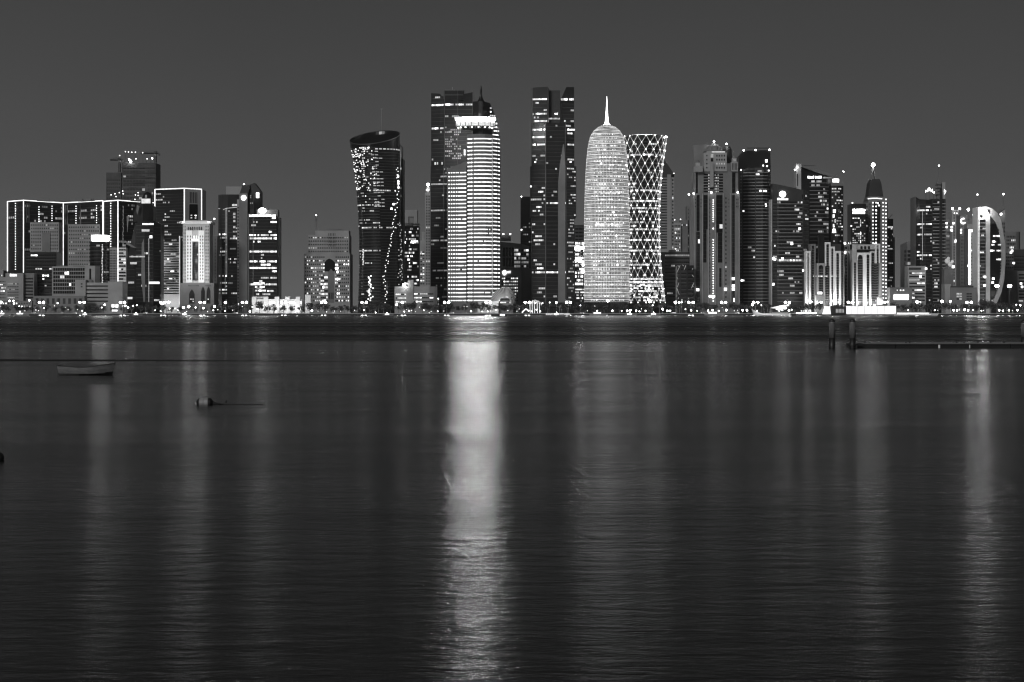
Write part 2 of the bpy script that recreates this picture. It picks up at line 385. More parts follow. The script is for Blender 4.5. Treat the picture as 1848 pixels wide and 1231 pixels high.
b.win(b.flat(-3),340,360,514,517,10,1,.4,.9,0); b.win(b.flat(-3),370,382,514,517,6,1,.4,.9,0)
b.done()
b = Bld('slim_office_tower','plain narrow grey slab tower between the ornate hotel and the glass twin',2650,388,'tower')
b.block(380,392,426,None,0,20,GREY); b.win(b.flat(),381,391,430,540,2,18,.3,.4,.02,(1,3)); b.mast(386,426,396,.5,.2,4); b.lamp(386,395,1.1,8,4); b.done()
# -- glass tower with stone fin and disc sign
b = Bld('fin_tower', 'dark glass tower with a plain stone fin, slanted cap and lit disc sign', 2440, 425)
f=b.chain([(394,8),(400,1),(411,0),(431,0)],351,None,30,TINT)
b.block(404,433,335,351,18,14,FAR)
b.win(f,395,410,376,545,5,27,.8,.5,.10,(1,4),rows=(422,457,499,522),rlv=(4,6)); b.win(f,412,428,378,545,6,27,.7,.5,.08,(2,5),rows=(469,),rlv=(3,5))
b.strip(f,[(395,376),(404,378),(409,376),(429,374)],.4,4); b.strip(f,[(409.5,376),(409.5,500)],.35,3); b.strip(f,[(407,378),(406.5,520)],.25,2)
g=b.block(432,447,349,None,-2,26,GREY); b.block(428,432,360,None,-1,24,STONE2)
b.win(b.flat(-1.2),428.4,431.8,372,540,1,30,.8,.4,.03,(2,4))
v=[(433,349),(438,334),(452,334),(448,349)]
b.wall.rings([[b.flat(o)(u,WZ(y,b.D)) for u,y in v] for o in (-2,22)],DARK)
b.chain([(448,4),(458,0),(470,8)],331,None,22,DARK,tops=[334,331,345])
b.wall.rings([[b.flat(o)(u,WZ(y,b.D)) for u,y in ((452,333),(459,330),(470,345),(470,350),(456,350))] for o in (-1,20)],DARK)
b.win(b.flat(0),451,457,352,378,2,8,.6,.5,.2,(2,4))
b.sign(b.flat(-2.4),435.5,445,352.5,362,7,'disc'); b.sign(b.flat(-1.4),462.5,468,348,357.5,7,'plain'); b.lamp(440.5,332.5,.9,8)
b.sign(f,419,430,368,372,5,'text'); b.dots(f,[(423,y) for y in (386,392,399,410,427)],1.3,3); b.done()
# -- tower with lit floors and an oval sign
b = Bld('banded_office_tower','glass office tower with bright full-width lit floors and a glowing oval rooftop sign',2360,475)
f=b.flat(0); b.block(449.5,500,390,None,0,30,TINT); b.block(500,503,392,None,4,24,STONE2); b.block(448,449.5,386,None,-.5,28,GREY); b.block(462,500,378,390,8,16,GREY)
b.win(f,450.5,499.5,392,546,17,26,.9,.58,.07,(3,6),rows=(423,430.2,454,472.5,485,516),rlv=(5,6),run=4)
b.win(b.flat(-.2),458,480,508,528,10,3,.9,.5,.7,(5,6)); b.sign(f,450,498,387,391.2,7,'text'); b.sign(f,491,498,392,395,7,'text')
b.wall.box(WX(456.5,b.D),WX(457.3,b.D),b.D-1,b.D,GZ,WZ(391,b.D),METAL)
b.sign(b.flat(2),466,480,375,385,8,'disc','oval_sign'); b.roof(463,499,378,3,10); b.done('wall')
# -- low bright waterfront hotel
b = Bld('waterfront_villa_hotel','low white battlemented building floodlit behind the palms, under the oval-sign tower',2262,495,'building',fh=3)
b.block(456,545,540,None,0,20,WHITE)
for x in (455,476,496,515,534): b.block(x,x+8,535.5,None,-2,8,WHITE)
b.block(550,560,532,None,3,10,WHITE)
b.win(b.flat(-.1),457,545,543,549,22,1,.6,.7,.25,(6,7)); b.win(b.flat(-.1),457,545,551,560,22,2,.6,.6,.3,(6,7)); b.done()
# -- stepped stone block
b = Bld('stepped_stone_block','stepped beige stone office block with square windows and a thin roof mast',2420,590,'building')
b.block(556,630,424,None,0,36,STONE2); b.block(549,632,458,None,-3,42,STONE2); b.block(568,629,416,424,4,25,STONE2); b.block(590,612,412.5,416,6,18,GREY)
b.win(b.flat(0),556,629,426,457,18,5,.5,.42,.03,(2,4)); b.win(b.flat(-3),550,631,461,546,22,13,.55,.42,.2,(4,6),skip=lambda u,y:(586<u<604 and y>464))
b.win(b.flat(0),592,606,420,446,5,4,.4,.7,0)
P=[(586,490),(586,474),(590,469),(595,467),(600,469),(605,474),(605,490)]; b.wall.face([b.flat(-3)(u,WZ(y,b.D),.15) for u,y in P],GLASS)
P=[(592,546),(592,492),(598,485),(603,492),(603,546)]; b.wall.face([b.flat(-3)(u,WZ(y,b.D),.4) for u,y in P],GREY)
b.win(b.flat(-3.4),579,592,498,546,4,8,.9,.6,.5,(5,6)); b.win(b.flat(-3.5),605,614,475,546,3,11,.6,.5,.55,(4,7)); b.win(b.flat(-3.6),593,603,528,540,3,1,.5,1,0)
b.mast(569.5,418,389,1.2,.3,8); b.lamp(569.5,388.5,.9,8,8); b.roof(572,625,416,3,8); b.done()
# ---- low buildings in front, far left
b = Bld('stone_office_block','low stone block with scattered lit windows and a small lit sign, at the left edge',2320,36,'building')
b.block(10,42,493,None,0,25,STONE2); b.block(42,60,493,None,4,22,GREY); b.win(b.flat(0),13,34,510,545,6,7,.6,.4,.25,(2,5)); b.win(b.flat(4),43,59,500,540,1,7,.9,.5,0)
b.sign(b.flat(0),18,31,494,499,6); b.block(-10,10,500,None,8,20,FAR); b.win(b.flat(8),-8,9,505,540,5,6,.5,.4,.15,(4,6)); b.done()
b = Bld('dark_office_block','unlit black glass block with a few bright windows, below the V-fronted hotel',2340,74,'building')
b.block(46,102,455,None,0,30,TINT); b.win(b.flat(0),47,101,458,531,13,12,.8,.5,.035,(4,7),glass=GLASS); b.roof(50,100,455,2,8); b.done()
b = Bld('grid_office_block','dark gridded office block with a stone frame and slotted stair tower',2310,130,'building')
b.block(94,156,481,None,0,30,STONE2); b.block(156,172,480,None,-1,28,STONE2)
b.win(b.flat(0),96,153,483,531,14,7,.85,.8,.04,(4,6),glass=GLASS); b.win(b.flat(-1),161.5,165,485,505,1,1,1,1,0,glass=GLASS); b.roof(98,150,481,2,8); b.done()
b = Bld('crowned_dark_tower','small black round tower with a blazing white ring crown',2380,177)
pt=b.loft([(436,177,18),(566,177,18)],.8,TINT,24); b.win(pt,.08,.92,440,515,14,11,.8,.5,.05,(2,4),glass=GLASS)
b.dots(pt,[(.62+.02*R(),y) for y in rng(442,513,2.8)],.55,5)
c=MB(); pt2=b.loft([(424,177,15),(425,177,16.5),(433,177,16.5),(436.5,177,13)],.8,EM[8],24,mb=c,dy=14); c.build('glowing_crown',b.root); b.done()
b = Bld('banded_stone_block','long low stone building striped by dark ribbon windows, stepped on its left',2290,185,'building',fh=4)
b.block(152,208,510,None,0,28,STONE2); b.block(136,155,505,None,-2,28,STONE2); b.block(196,222,508,None,-3,30,STONE2)
b.win(b.flat(0),155,203,513,547,12,5,1,.35,.04,(4,6)); b.win(b.flat(-2),145,151,510,520,1,2,.5,.5,0); b.loft([(504,160,2),(506,160,5),(510,160,6)],.8,GREY,14,dy=10); b.done()
b = Bld('arcade_building','low pale arcade with dark square openings along the shore at far left',2262,105,'building',fh=4)
b.block(60,152,534,None,0,16,GREY); b.win(b.flat(0),62,150,538,549,9,1,.5,.9,0); b.win(b.flat(0),-5,0,1,2,1,1); b.done()
b = Bld('low_shore_building','low dark building with small lit windows at the left end of the promenade',2262,40,'building',fh=4)
b.block(-30,58,543,None,0,14,GREY); b.win(b.flat(0),-20,56,545,556,16,2,.5,.5,.2,(5,7)); b.done()

# ================================================================== CENTRE
# -- hyperbolic dark tower with slanted oval top
b = Bld('waisted_glass_tower','dark waisted glass tower with a slanted oval top and sparkling window lights',2330,680,fh=6.5)
prof=[(263,675.5,44.6),(270,676,44),(300,678,42),(345,681,40),(390,683,39),(430,684,38.5),(470,684.5,39),(510,684.5,40),(566,684,41.5)]
pt=b.loft(prof,.8,GLASS,64,cap=False)
k=F/b.D; Rr=45/k; Yc=b.D+Rr*.8
def topring(r,lift=0.,n=48): return [(WX(674,b.D)+r/k*math.cos(2*PI*j/n),Yc+r/k*.8*math.sin(2*PI*j/n),WZ(245-r/46*6*math.cos(2*PI*j/n)-r/46*14*math.sin(2*PI*j/n),b.D)+lift) for j in range(n)]
b.wall.rings([[(WX(674.5,b.D)+45/k*math.cos(2*PI*j/48),Yc+45/k*.8*math.sin(2*PI*j/48),WZ(264,b.D)) for j in range(48)],topring(45.5),topring(42.),topring(41,-3),topring(20,-4)],GLASS,True)
b.wall.rings([topring(46,-.6),topring(46,.5),topring(45,.5),topring(45,-.6),topring(46,-.6)],DARK,False)
r_=random.Random(5)
b.win(pt,.04,.52,264,340,18,20,.75,.55,.22,(2,5),glass=TINT,run=1,skip=lambda u,y:False)  # sparkle reflected on the glass, built as random lit panes
b.win(pt,.04,.52,340,410,22,13,.8,.5,.10,(2,5),glass=TINT,rows=(372,),run=2); b.win(pt,.04,.52,410,545,22,24,.8,.5,.012,(2,5),glass=TINT,rows=(454,),rlv=(2,4))
b.win(pt,.53,.95,266,545,14,54,.8,.5,.0,glass=GLASS)
b.win(pt,.44,.60,270,375,3,17,.8,.3,.8,(1,3),dark=False,off=.3); b.win(pt,.50,.97,267,270,9,1,.7,.8,.8,(3,4),dark=False,off=.3); b.win(pt,.34,.80,342,345,14,1,.8,.8,.8,(4,5),dark=False,off=.3); b.win(pt,.2,.8,409,412,22,1,.8,.8,.6,(3,5),dark=False,off=.3)
b.dots(pt,[(.86,y) for y in (317,326,330,337)]+[(.74,368),(.70,r_.uniform(370,380))],1.1,7,'floor_light')
L=[(u+r_.gauss(0,.02),y+r_.uniform(-2,2)) for y in rng(300,545,4.0) for u in [.86-.30*max(0,min(1,(y-330)/170)) if y<500 else .57+(y-500)*.0006]]
b.dots(pt,L,.5,6,'sparkle_cluster'); b.dots(pt,[(.36+r_.gauss(0,.03)*(y-480)/60,y) for y in rng(498,546,2.2)],.8,6,'sparkle_cluster')
b.dots(pt,[(.23+r_.gauss(0,.008),y) for y in rng(450,478,3)],.7,5,'sparkle_cluster'); b.dots(pt,[(.9+r_.gauss(0,.05),r_.uniform(400,545)) for _ in range(46)],.55,4,'sparkle_cluster')
b.dots(pt,[(r_.uniform(.05,.5),266+76*r_.random()**1.3) for _ in range(90)],.55,6,'sparkle_cluster')  # more glints on the glass, built as small glowing boxes
f2=b.chain([(712,40),(722,30),(726,44)],258,None,20,TINT,tops=[262,257,259]); b.chain([(720,46),(727,38),(729,50)],282,None,20,DARK); b.strip(f2,[(723,262),(722,330),(719,400)],.25,3)
b.win(f2,713,725,290,545,4,36,.6,.5,.06,(2,4))
b.mast(685.5,232,192,.45,.12,30); b.lamp(716.5,239,.8,7,30); b.done()
b = Bld('framed_back_tower','pale hazy tower with an open square frame on top, behind the waisted tower',3300,740)
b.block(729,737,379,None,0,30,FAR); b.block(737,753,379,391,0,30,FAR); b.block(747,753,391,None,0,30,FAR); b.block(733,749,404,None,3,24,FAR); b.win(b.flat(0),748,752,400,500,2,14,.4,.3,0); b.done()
b = Bld('dark_window_tower','short black tower dotted with square lit windows, right of the waisted tower',2450,743)
b.block(729,756,408,None,0,28,TINT); b.block(730,744,402,408,4,18,GREY); b.win(b.flat(0),730,755.5,410,546,10,22,.7,.55,.22,(3,6)); b.sign(b.flat(-.2),742,755,433,437,6); b.roof(730,755,405,2,8); b.done()
b = Bld('beacon_tower','slender stone tower topped by a blazing white beacon, left of the twin notched tower',2700,770)
b.block(767,777,347,None,0,18,STONE2); b.block(757,767,434,None,4,20,STONE2); b.block(770,775,338,347,3,8,STONE2); b.block(761,766,418,434,6,10,STONE2)
b.win(b.flat(0),768,776.5,352,515,2,32,.5,.5,.03,(3,5)); b.win(b.flat(4),758,766,452,515,2,11,.7,.4,.3,(3,5)); b.dots(b.flat(0),[(770,343),(773.5,343)],.9,6); b.lamp(772.5,333.5,2.,9); b.win(b.flat(4),758,766,457,459,4,1,.6,.8,1,(6,7),dark=False,off=.4); b.done()
b = Bld('curved_low_office','low pale office with ribbon lights and a rounded right end, under the beacon tower',2290,748,'building',fh=4)
f=b.chain([(712,2),(735,0),(775,2),(784,6),(788,14)],517,None,20,STONE2); b.block(736,746,505,None,-1,20,STONE2)
b.win(f,747,782,527,548,10,3,.9,.35,.5,(4,6)); b.win(f,714,733,528,548,6,3,.9,.35,.6,(4,5)); b.lamp(729.5,514,1.5,9,-2,'floodlight_head'); b.lamp(733,518,1.,8,-2,'floodlight_head'); b.done()
# -- notched glass twins
def notched(label, D, x0, x1, xc0, xc1, variant):
    b=Bld('notched_glass_tower',label,D,(x0+x1)/2,fh=7); w=x1-x0
    if variant==1:
        f=b.chain([(778,6),(794,1.5),(801,0)],168,300,40,TINT,tops=[167,169,179]); g=b.chain([(801,-1),(853,-1)],184,300,34,TINT,tops=[179,184]); b.block(801,838,163.5,180,0,26,TINT); b.block(838,853.5,169.5,185,-.5,24,TINT,top=166.5); b.block(853,860,184,300,0,20,TINT)
        b.block(803,836,171,172,-1,2,GREY); h=b.chain([(776.5,4),(801,-3),(812,-2),(843,4),(856,20)],300,None,36,TINT)
        b.win(f,779,800.5,172,298,7,18,.9,.5,.06,(1,3),rows=(189,234),rlv=(5,6)); b.win(g,803,853,185.5,298,16,16,.9,.5,.05,(1,3),rows=(189,),rlv=(4,6))
        b.win(g,803,832,228,288,9,14,.7,.6,.35,(1,4),dark=False,off=.3); b.win(h,778,812,302,546,12,36,.9,.45,.05,(0,2),rows=(334,382,434,489),rlv=(1,3)); b.win(h,779,800,292,298,5,1,.6,.8,.6,(3,5))
        b.sign(g,837,840,270,280,6,'plain','lit_window')
        b.mast(816,163,157,.3,.1,10); b.roof(804,835,163,2,6)
        b.piers(g,[802,826,852.5],164,300,.5,GREY,.4); b.piers(h,[777,801],300,560,.5,GREY,.4)
    else:
        f=b.chain([(960,2),(989,-2),(991,2)],158,222,40,TINT,tops=[158,157,159]); g=b.chain([(1011,4),(1014,-2),(1036,2)],180,222,40,TINT,tops=[180,178,178])
        b.wall.rings([[b.flat(o)(u,WZ(y,D)) for u,y in ((1011,182),(1022,157.5),(1036,157.5),(1036,182))] for o in (-2,36)],TINT)
        b.block(984,1011,162,222,6,26,DARK)
        c=b.chain([(959.5,4),(985,-2),(1020,-2),(1036.5,4)],222,300,40,TINT); h=b.chain([(957,3),(985,-4),(1022,-4),(1040,3)],300,392,40,TINT); q=b.chain([(959.5,3),(985,-3),(1022,-3),(1036.5,3)],392,None,40,TINT)
        for y,xa,xb,aa,bb in ((300,957,959.5,1036.5,1039.5),):
            pass
        v=b.wall; z0,z1,z2=WZ(392,D),WZ(300,D),WZ(280,D)
        b.win(f,960.5,990,176,222,10,7,.9,.5,.06,(2,4),rows=(180,206,219),rlv=(4,6)); b.win(g,1012,1035.5,183,222,8,6,.9,.5,.05,(2,4),); b.win(b.flat(-2.2),1012,1035.5,176.5,183,8,1,.9,.6,.95,(5,6))
        b.win(c,961,984,224,298,8,11,.9,.5,.06,(2,4),rows=(232,247,261),rlv=(4,6),run=4); b.win(c,986,1019,224,298,10,11,.95,.5,.03,(0,2)); b.win(c,1021,1036,224,298,5,11,.9,.5,.12,(2,5),rows=(234,),rlv=(5,6))
        b.win(h,958,984,302,391,8,13,.9,.5,.06,(2,5),rows=(358,),rlv=(3,4)); b.win(h,986,1021,302,391,11,13,.95,.5,.03,(1,3),rows=(368,),rlv=(5,6)); b.win(h,1023,1039,302,391,5,17,.8,.5,.25,(3,5))
        b.win(q,960,984,394,546,8,21,.9,.5,.07,(3,5),rows=(493,),rlv=(4,6)); b.win(q,986,1021,394,546,11,21,.95,.5,.03,(1,4),rows=(493,),rlv=(5,6)); b.win(q,1023,1036,394,546,5,26,.8,.5,.25,(2,4))
        P=[(1007,480),(1007,330),(1010,300),(1016,260),(1018,262),(1020,300),(1020,480),(1020,546),(1007,546)]  # pale reflection of a tower in the glass, drawn as a grey shape
        b.wall.face([b.flat(-3.6)(u,WZ(y,D),1.0) for u,y in P],GREY)
        b.sign(b.flat(-3),1001,1007,204,207,7,'text','lit_floor'); b.sign(b.flat(-3),990,1011,213,216,4,'text','lit_floor'); b.sign(b.flat(-3),1026,1038,233,236,6,'text','lit_floor')
        b.piers(f,[961,989],158,222,.6,GREY,.4); b.piers(c,[985,1020],222,300,.6,GREY,.4); b.piers(h,[985,1021.5],300,392,.6,GREY,.4); b.piers(q,[985,1021.5],392,560,.6,GREY,.4)
        b.dots(b.flat(-4),[(966,293),(1029.5,293),(958,337)],.8,7,'floor_light')
    b.done()
notched('tall dark notched glass tower standing behind the bright striped tower',2520,776,856,801,853,1)
notched('tall dark glass tower with a V notch in its top, between two bright towers',2400,957,1040,991,1011,2)
# -- the bright striped tower with ring crown and onion spike
b = Bld('striped_bright_tower','brightest tower, rows of white windows under a glowing ring crown and onion spike',2330,856,fh=7.05)
f=b.chain([(807,6),(843.5,0)],303,None,40,GREY,tops=[304,291]); g=b.chain([(843,-2),(850,-6),(862,-9),(876,-9),(890,-4),(898,4),(903,14)],243,None,36,GREY,tops=[243,243,243,243,244,250,262])
D=b.D
def edge(y): 
    T=[(184,884),(200,891),(215,896.5),(240,901),(262,903)]
    for (a,p),(c,q) in zip(T,T[1:]):
        if y<=c: return p+(q-p)*(y-a)/(c-a)
    return 903
ys=[243,240,228,215,200,190,184]
def rg(y):
    e=edge(y); L=[(843,-2),(850,-6),(862,-9),(876,-9)]; r=[(e-13,-4),(e-5,4),(e,14)]
    if y<245: L=[(853,-2),(857,-5),(864,-8),(871,-9)]
    P=[(WX(x,D),D+d,WZ(y,D)) for x,d in L+r]; return P+[(WX(e,D),D+40,WZ(y,D)),(WX(L[0][0],D),D+40,WZ(y,D))]
b.wall.rings([rg(y) for y in ys],TINT)
b.win(f,808.5,826,308,546,4,34,.55,.30,.99,(10,10),var=.12,rowp=1.,glass=GLASS,run=9); b.win(f,826,843,308,546,8,34,.86,.30,.99,(10,10),var=.12,rowp=1.,run=9); b.win(g,843.5,853,248,546,3,42,.7,.36,.99,(10,10),var=.12,rowp=1.,run=9)
b.win(g,855,887,248,546,14,42,.85,.30,.985,(10,10),var=.12,rowp=1.,run=9,skip=lambda u,y: u>edge(y)-2 or (y<247 and u<862)); b.win(g,889,902,240,546,5,43,.9,.30,.985,(10,10),var=.12,rowp=1.,run=9,skip=lambda u,y:u>edge(y)-1)
gg=lambda u,z,o=0.:(WX(u,D),D-4+(u-884)*.5-o-2,z)
b.win(gg,884,901,186,240,5,8,.8,.45,.8,(5,6),skip=lambda u,y:u>edge(y)-1 or u<edge(y)-9)
cr=MB(); k=F/D; yc=D-5
def ringp(y,c,r,ry=.62,n=48): return [(WX(c,D)+r/k*math.cos(2*PI*j/n),yc+r/k*ry*math.sin(2*PI*j/n),WZ(y,D)) for j in range(n)]
CRW=emi('blazing_crown_light',200,True,.1); cr.rings([ringp(214.2,858,36),ringp(217.8,858,36.1)],CRW,False); cr.rings([ringp(217.9,858,34.4),ringp(222,858,34.2)],EM[6]); cr.rings([ringp(222.2,858,34.6),ringp(229,858,33.4)],EM[5]); cro=cr.build('ring_crown',b.root)
cb=MB(); cb.rings([ringp(212.6,858,31),ringp(213.4,858,36.9),ringp(214.1,858,37.2),ringp(214.15,858,30)],GREY)  # added lid, keeps the crown's light off the body above
for j in range(36):
    a=2*PI*j/36; P=[(WX(858,D)+r/k*math.cos(a),yc+r/k*.62*math.sin(a),WZ(y,D)) for y,r in ((222,35.2),(229,35),(233,27))]
    cb.tube(P,.35,WHITE if j%2 else DARK,4)
cb.rings([ringp(229.2,858,34.6),ringp(234,858,24)],DARK); cb.build('crown_rib',cro)
kb=MB()
for j in range(16):
    a=2*PI*(j+.5)/16; x,y=WX(858,D)+31/k*math.cos(a),yc+31/k*.62*math.sin(a); kb.ball(x,y,WZ(231.5,D),.95,EM[7],6,4)
kb.build('crown_light',cro)
sp=MB(); sp.rev(WX(867.5,D),D+16,[(WZ(y,D),r/k) for y,r in ((190,12),(184,9.5),(181,7.2),(178,5.2),(174,3.3),(170,2.2),(165,2.),(160,2.2),(156,1.7),(153,.9),(150.5,.2))],TINT,24); sp.build('onion_spire',b.root,True)
b.strip(g,[(888,250),(888,546)],.3,4); b.wall.box(WX(841.5,D),WX(843.5,D),D-4,D,WZ(546,D),WZ(300,D),DARK)
b.roof(812,836,300,3,10); b.done()
# -- ribbed shell pavilion
b = Bld('shell_pavilion','pale ribbed half-dome shell with an arched mouth, right of the bright striped tower',2262,912,'pavilion',fh=5)
k=F/b.D; cx,cy=WX(914,b.D),b.D+12
sh=MB(); n=30
for j in range(n):                         # ribs fanning round the mouth
    a=PI*(j+.5)/n; mid=1-abs(a-PI/2)/(PI/2)
    ro=(27 if a>PI/2 else 14+13*math.sin(a))/k; out=27+ (4*math.sin(a)); P=[]
    for i in range(7):
        t=i/6; r=(13.5+(out-13.5)*math.sin(t*PI/2))/k; x=cx-1/k+math.cos(PI-a)*-1*r*-1*(1. if math.cos(PI-a)<0 else .62); z=WZ(548,b.D)+math.sin(a)*r*.98
        P.append((x,b.D+t*22,z))
    sh.tube(P,.42,WHITE,5)
sh.build('shell_rib',b.root)
sk_=MB(); rs=[]
for i in range(7):
    t=i/6; row=[]
    for j in range(25):
        a=PI*j/24; out=27+4*math.sin(a); r=(13.5+(out-13.5)*math.sin(t*PI/2))/k; c=-math.cos(a)
        row.append((cx-1/k+c*r*(1. if c<0 else .62),b.D+.4+t*22,WZ(548,b.D)+math.sin(a)*r*.96))
    rs.append(row)
sk_.rings(rs,GREY,False,False); sk_.build('shell_skin',b.root)
b.block(902,926,541,None,4,8,GREY); b.win(b.flat(4),903,924,535,548,8,3,.8,.5,.5,(4,5)); 
v=b.chain([(862,2),(880,-3),(900,-2)],543.5,None,12,WHITE,tops=[546,544,543]); b.done()
b = Bld('curved_roof_building','mid-rise stone building with tall recessed bays, a curved roof and crescent sign',2440,925,'building')
b.block(901,940,436,None,0,30,STONE2,top=440); b.block(940,955,440,None,6,26,STONE2,top=444); b.block(902,922,424,434,8,16,GREY)
b.win(b.flat(0),907,928,446,482,4,2,.8,.92,0,glass=GLASS); b.win(b.flat(0),928,939,448,484,3,5,.9,.6,.4,(3,5)); b.win(b.flat(6),941,954,448,484,3,5,.9,.5,.35,(3,5))
b.block(900,941,487,None,-8,10,STONE2); b.win(b.flat(-8),902,935,500,545,10,8,.7,.45,.45,(4,6)); b.sign(b.flat(-8.3),907,914,488,497,7,'disc'); b.sign(b.flat(-8.3),915,922,489,493.5,6)
b.block(941,958,484,None,-6,10,GREY); b.dots(b.flat(7),[(908.5,422),(921,422)],.8,8,'roof_light',False); b.done()
b = Bld('dark_back_tower','plain dark tower with red-light corner, behind left of the V-notched tower',2700,948)
b.block(939.5,960,355,None,0,24,DARK); b.win(b.flat(0),941,960,400,520,6,18,.5,.4,.12,(2,4)); b.dots(b.flat(-.5),[(941,355),(941,415)],.75,8,'corner_light',False)
b.root['label']='plain dark slab tower with two corner lights, behind left of the V-notched tower'; b.done()
b = Bld('bright_window_block','mid-rise block crammed with bright windows between notched and bullet-shaped towers',2520,1046,'building')
b.block(1037,1057,406,None,0,25,STONE2); b.win(b.flat(0),1038,1057,410,436,3,4,.9,.4,0); b.win(b.flat(0),1038,1057,436,516,8,12,.8,.6,.7,(5,7),glass=GLASS2); b.win(b.flat(0),1038,1057,520,546,8,5,.8,.5,.5,(4,6))
b.dots(b.flat(-.3),[(1039,448),(1043,446),(1048,449),(1053,447),(1041,470),(1046,468),(1053,478),(1052,490)],1.1,9,'window_light'); b.done()
# -- bullet tower in a glowing metal screen
b = Bld('bullet_tower','glowing bullet-shaped tower wrapped in a metal lattice with a white spire',2310,1097,fh=7)
prof=[(221,1097,5),(224,1097,11),(228,1097,18),(234,1097,24.5),(242,1097,29.5),(252,1097,32.8),(265,1097,35),(285,1097,37),(310,1097,38.8),(345,1097,40.2),(390,1097,41.2),(440,1097,41.5),(500,1097,41.3),(566,1097,40.8)]
pt=b.loft([(y,c,h-1) for y,c,h in prof],1.,TINT,48)
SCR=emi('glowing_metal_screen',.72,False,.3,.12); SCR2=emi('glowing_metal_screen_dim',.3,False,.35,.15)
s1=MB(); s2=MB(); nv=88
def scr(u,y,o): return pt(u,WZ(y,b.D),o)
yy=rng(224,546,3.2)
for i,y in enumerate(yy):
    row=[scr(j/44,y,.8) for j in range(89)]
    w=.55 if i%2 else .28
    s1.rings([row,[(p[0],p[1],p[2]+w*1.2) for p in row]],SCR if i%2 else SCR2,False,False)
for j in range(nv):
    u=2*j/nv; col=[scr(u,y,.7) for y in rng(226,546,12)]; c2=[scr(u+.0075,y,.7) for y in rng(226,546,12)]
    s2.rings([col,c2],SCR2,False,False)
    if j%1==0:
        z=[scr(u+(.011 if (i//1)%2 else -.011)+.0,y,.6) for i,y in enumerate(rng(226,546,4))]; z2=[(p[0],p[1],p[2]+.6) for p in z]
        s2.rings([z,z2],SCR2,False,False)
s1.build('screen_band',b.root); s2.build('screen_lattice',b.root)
b.win(pt,.08,.92,238,545,22,44,.5,.35,.12,(5,5),dark=False,off=1.0,run=3,skip=lambda u,y:abs(u-.5)>.42 )
b.win(pt,.24,.76,238,545,13,44,.5,.3,.28,(5,5),dark=False,off=1.1,run=5)
b.win(pt,.32,.72,403,409,16,2,.9,.5,1,(5,6),dark=False,off=1.2); b.win(pt,.40,.68,347,350,9,1,.9,.5,1,(6,6),dark=False,off=1.2); b.win(pt,.42,.58,417,419,5,1,.95,.7,1,(6,6),dark=False,off=1.2)
b.dots(pt,[(.40,295),(.86,296),(.9,297),(.58,383),(.62,425),(.64,478)],1.1,7,'floor_light',False)
s3=MB(); kk=F/b.D; s3.rev(WX(1097,b.D),b.D+41/kk,[(WZ(y,b.D),r/kk) for y,r in ((222,7),(220,4.4),(215,3.2),(205,2.2),(190,1.3),(170,.35))],emi('lit_spire',5.,True,.1),12); s3.build('spire',b.root,True)
b.done('core')
# -- hourglass tower in a diamond lattice
b = Bld('diamond_lattice_tower','hourglass tower wrapped in a diamond lattice studded with light points',2360,1165,fh=6.5)
prof=[(243,1166,39.5),(262,1165.5,37.5),(290,1164.5,34.5),(330,1163,31.5),(380,1162.2,30),(430,1162.2,30),(470,1163,31),(510,1164.5,33.5),(545,1166,36.5),(566,1166.5,37)]
pt=b.loft([(y,c,h-1.2) for y,c,h in prof],1.,TINT,40)
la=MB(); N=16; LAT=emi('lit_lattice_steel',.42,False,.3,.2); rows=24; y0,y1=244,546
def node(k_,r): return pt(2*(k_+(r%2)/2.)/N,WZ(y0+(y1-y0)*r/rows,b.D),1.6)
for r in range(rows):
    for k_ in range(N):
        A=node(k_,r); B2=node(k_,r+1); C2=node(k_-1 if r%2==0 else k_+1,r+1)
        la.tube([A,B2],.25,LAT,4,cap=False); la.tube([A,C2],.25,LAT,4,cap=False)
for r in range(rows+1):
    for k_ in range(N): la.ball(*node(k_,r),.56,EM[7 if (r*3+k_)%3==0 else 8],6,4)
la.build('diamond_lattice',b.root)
b.win(pt,.03,.97,250,545,26,46,.85,.5,.09,(3,5),glass=GLASS,rows=(282,340,362,375,415,434,450,480,503,512,518),rlv=(4,6),run=3)
b.win(pt,.03,.97,500,545,22,8,.85,.5,.35,(4,6),dark=False,off=.3)
r1=MB(); kk=F/b.D; r1.rings([[(WX(1166,b.D)+r/kk*math.cos(2*PI*j/32),b.D+39.5/kk+r/kk*math.sin(2*PI*j/32),WZ(y,b.D)) for j in range(32)] for y,r in ((247,33),(242.4,34),(242.2,29),(247,28),(247,33))],EM[8],False); r1.build('glowing_roof_ring',b.root)
b.dots(lambda u,z,o:(WX(u,b.D),b.D+2,z),[(1199,248),(1204,247)],1.,7,'roof_light',False); b.done('core')
b = Bld('pointed_back_tower','pale hazy tower with a pointed slanting top, behind right of the diamond-lattice tower',2900,1206)
b.block(1190,1204,292,None,0,30,STONE2); b.wall.rings([[b.flat(o)(u,WZ(y,b.D)) for u,y in ((1190,320),(1190,286),(1200,290),(1216.5,314),(1216.5,320))] for o in (-1,28)],DARK); b.block(1204,1216.5,315,None,-1,28,STONE2)
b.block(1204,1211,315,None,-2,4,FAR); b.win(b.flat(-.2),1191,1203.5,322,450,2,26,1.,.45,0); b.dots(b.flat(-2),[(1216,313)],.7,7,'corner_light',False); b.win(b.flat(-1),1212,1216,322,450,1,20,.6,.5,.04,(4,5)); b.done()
b = Bld('hazy_slab_tower','faint pair of stepped blocks between the pointed tower and the big stone tower',3100,1232)
b.block(1216,1229,402,None,0,30,FAR); b.block(1229,1242,397,None,4,30,GREY); b.block(1241,1252,371,None,8,30,GREY); b.win(b.flat(0),1217,1228,405,455,4,9,.6,.5,.2,(3,5)); b.win(b.flat(8),1242,1251,375,455,3,12,.4,.4,.02)
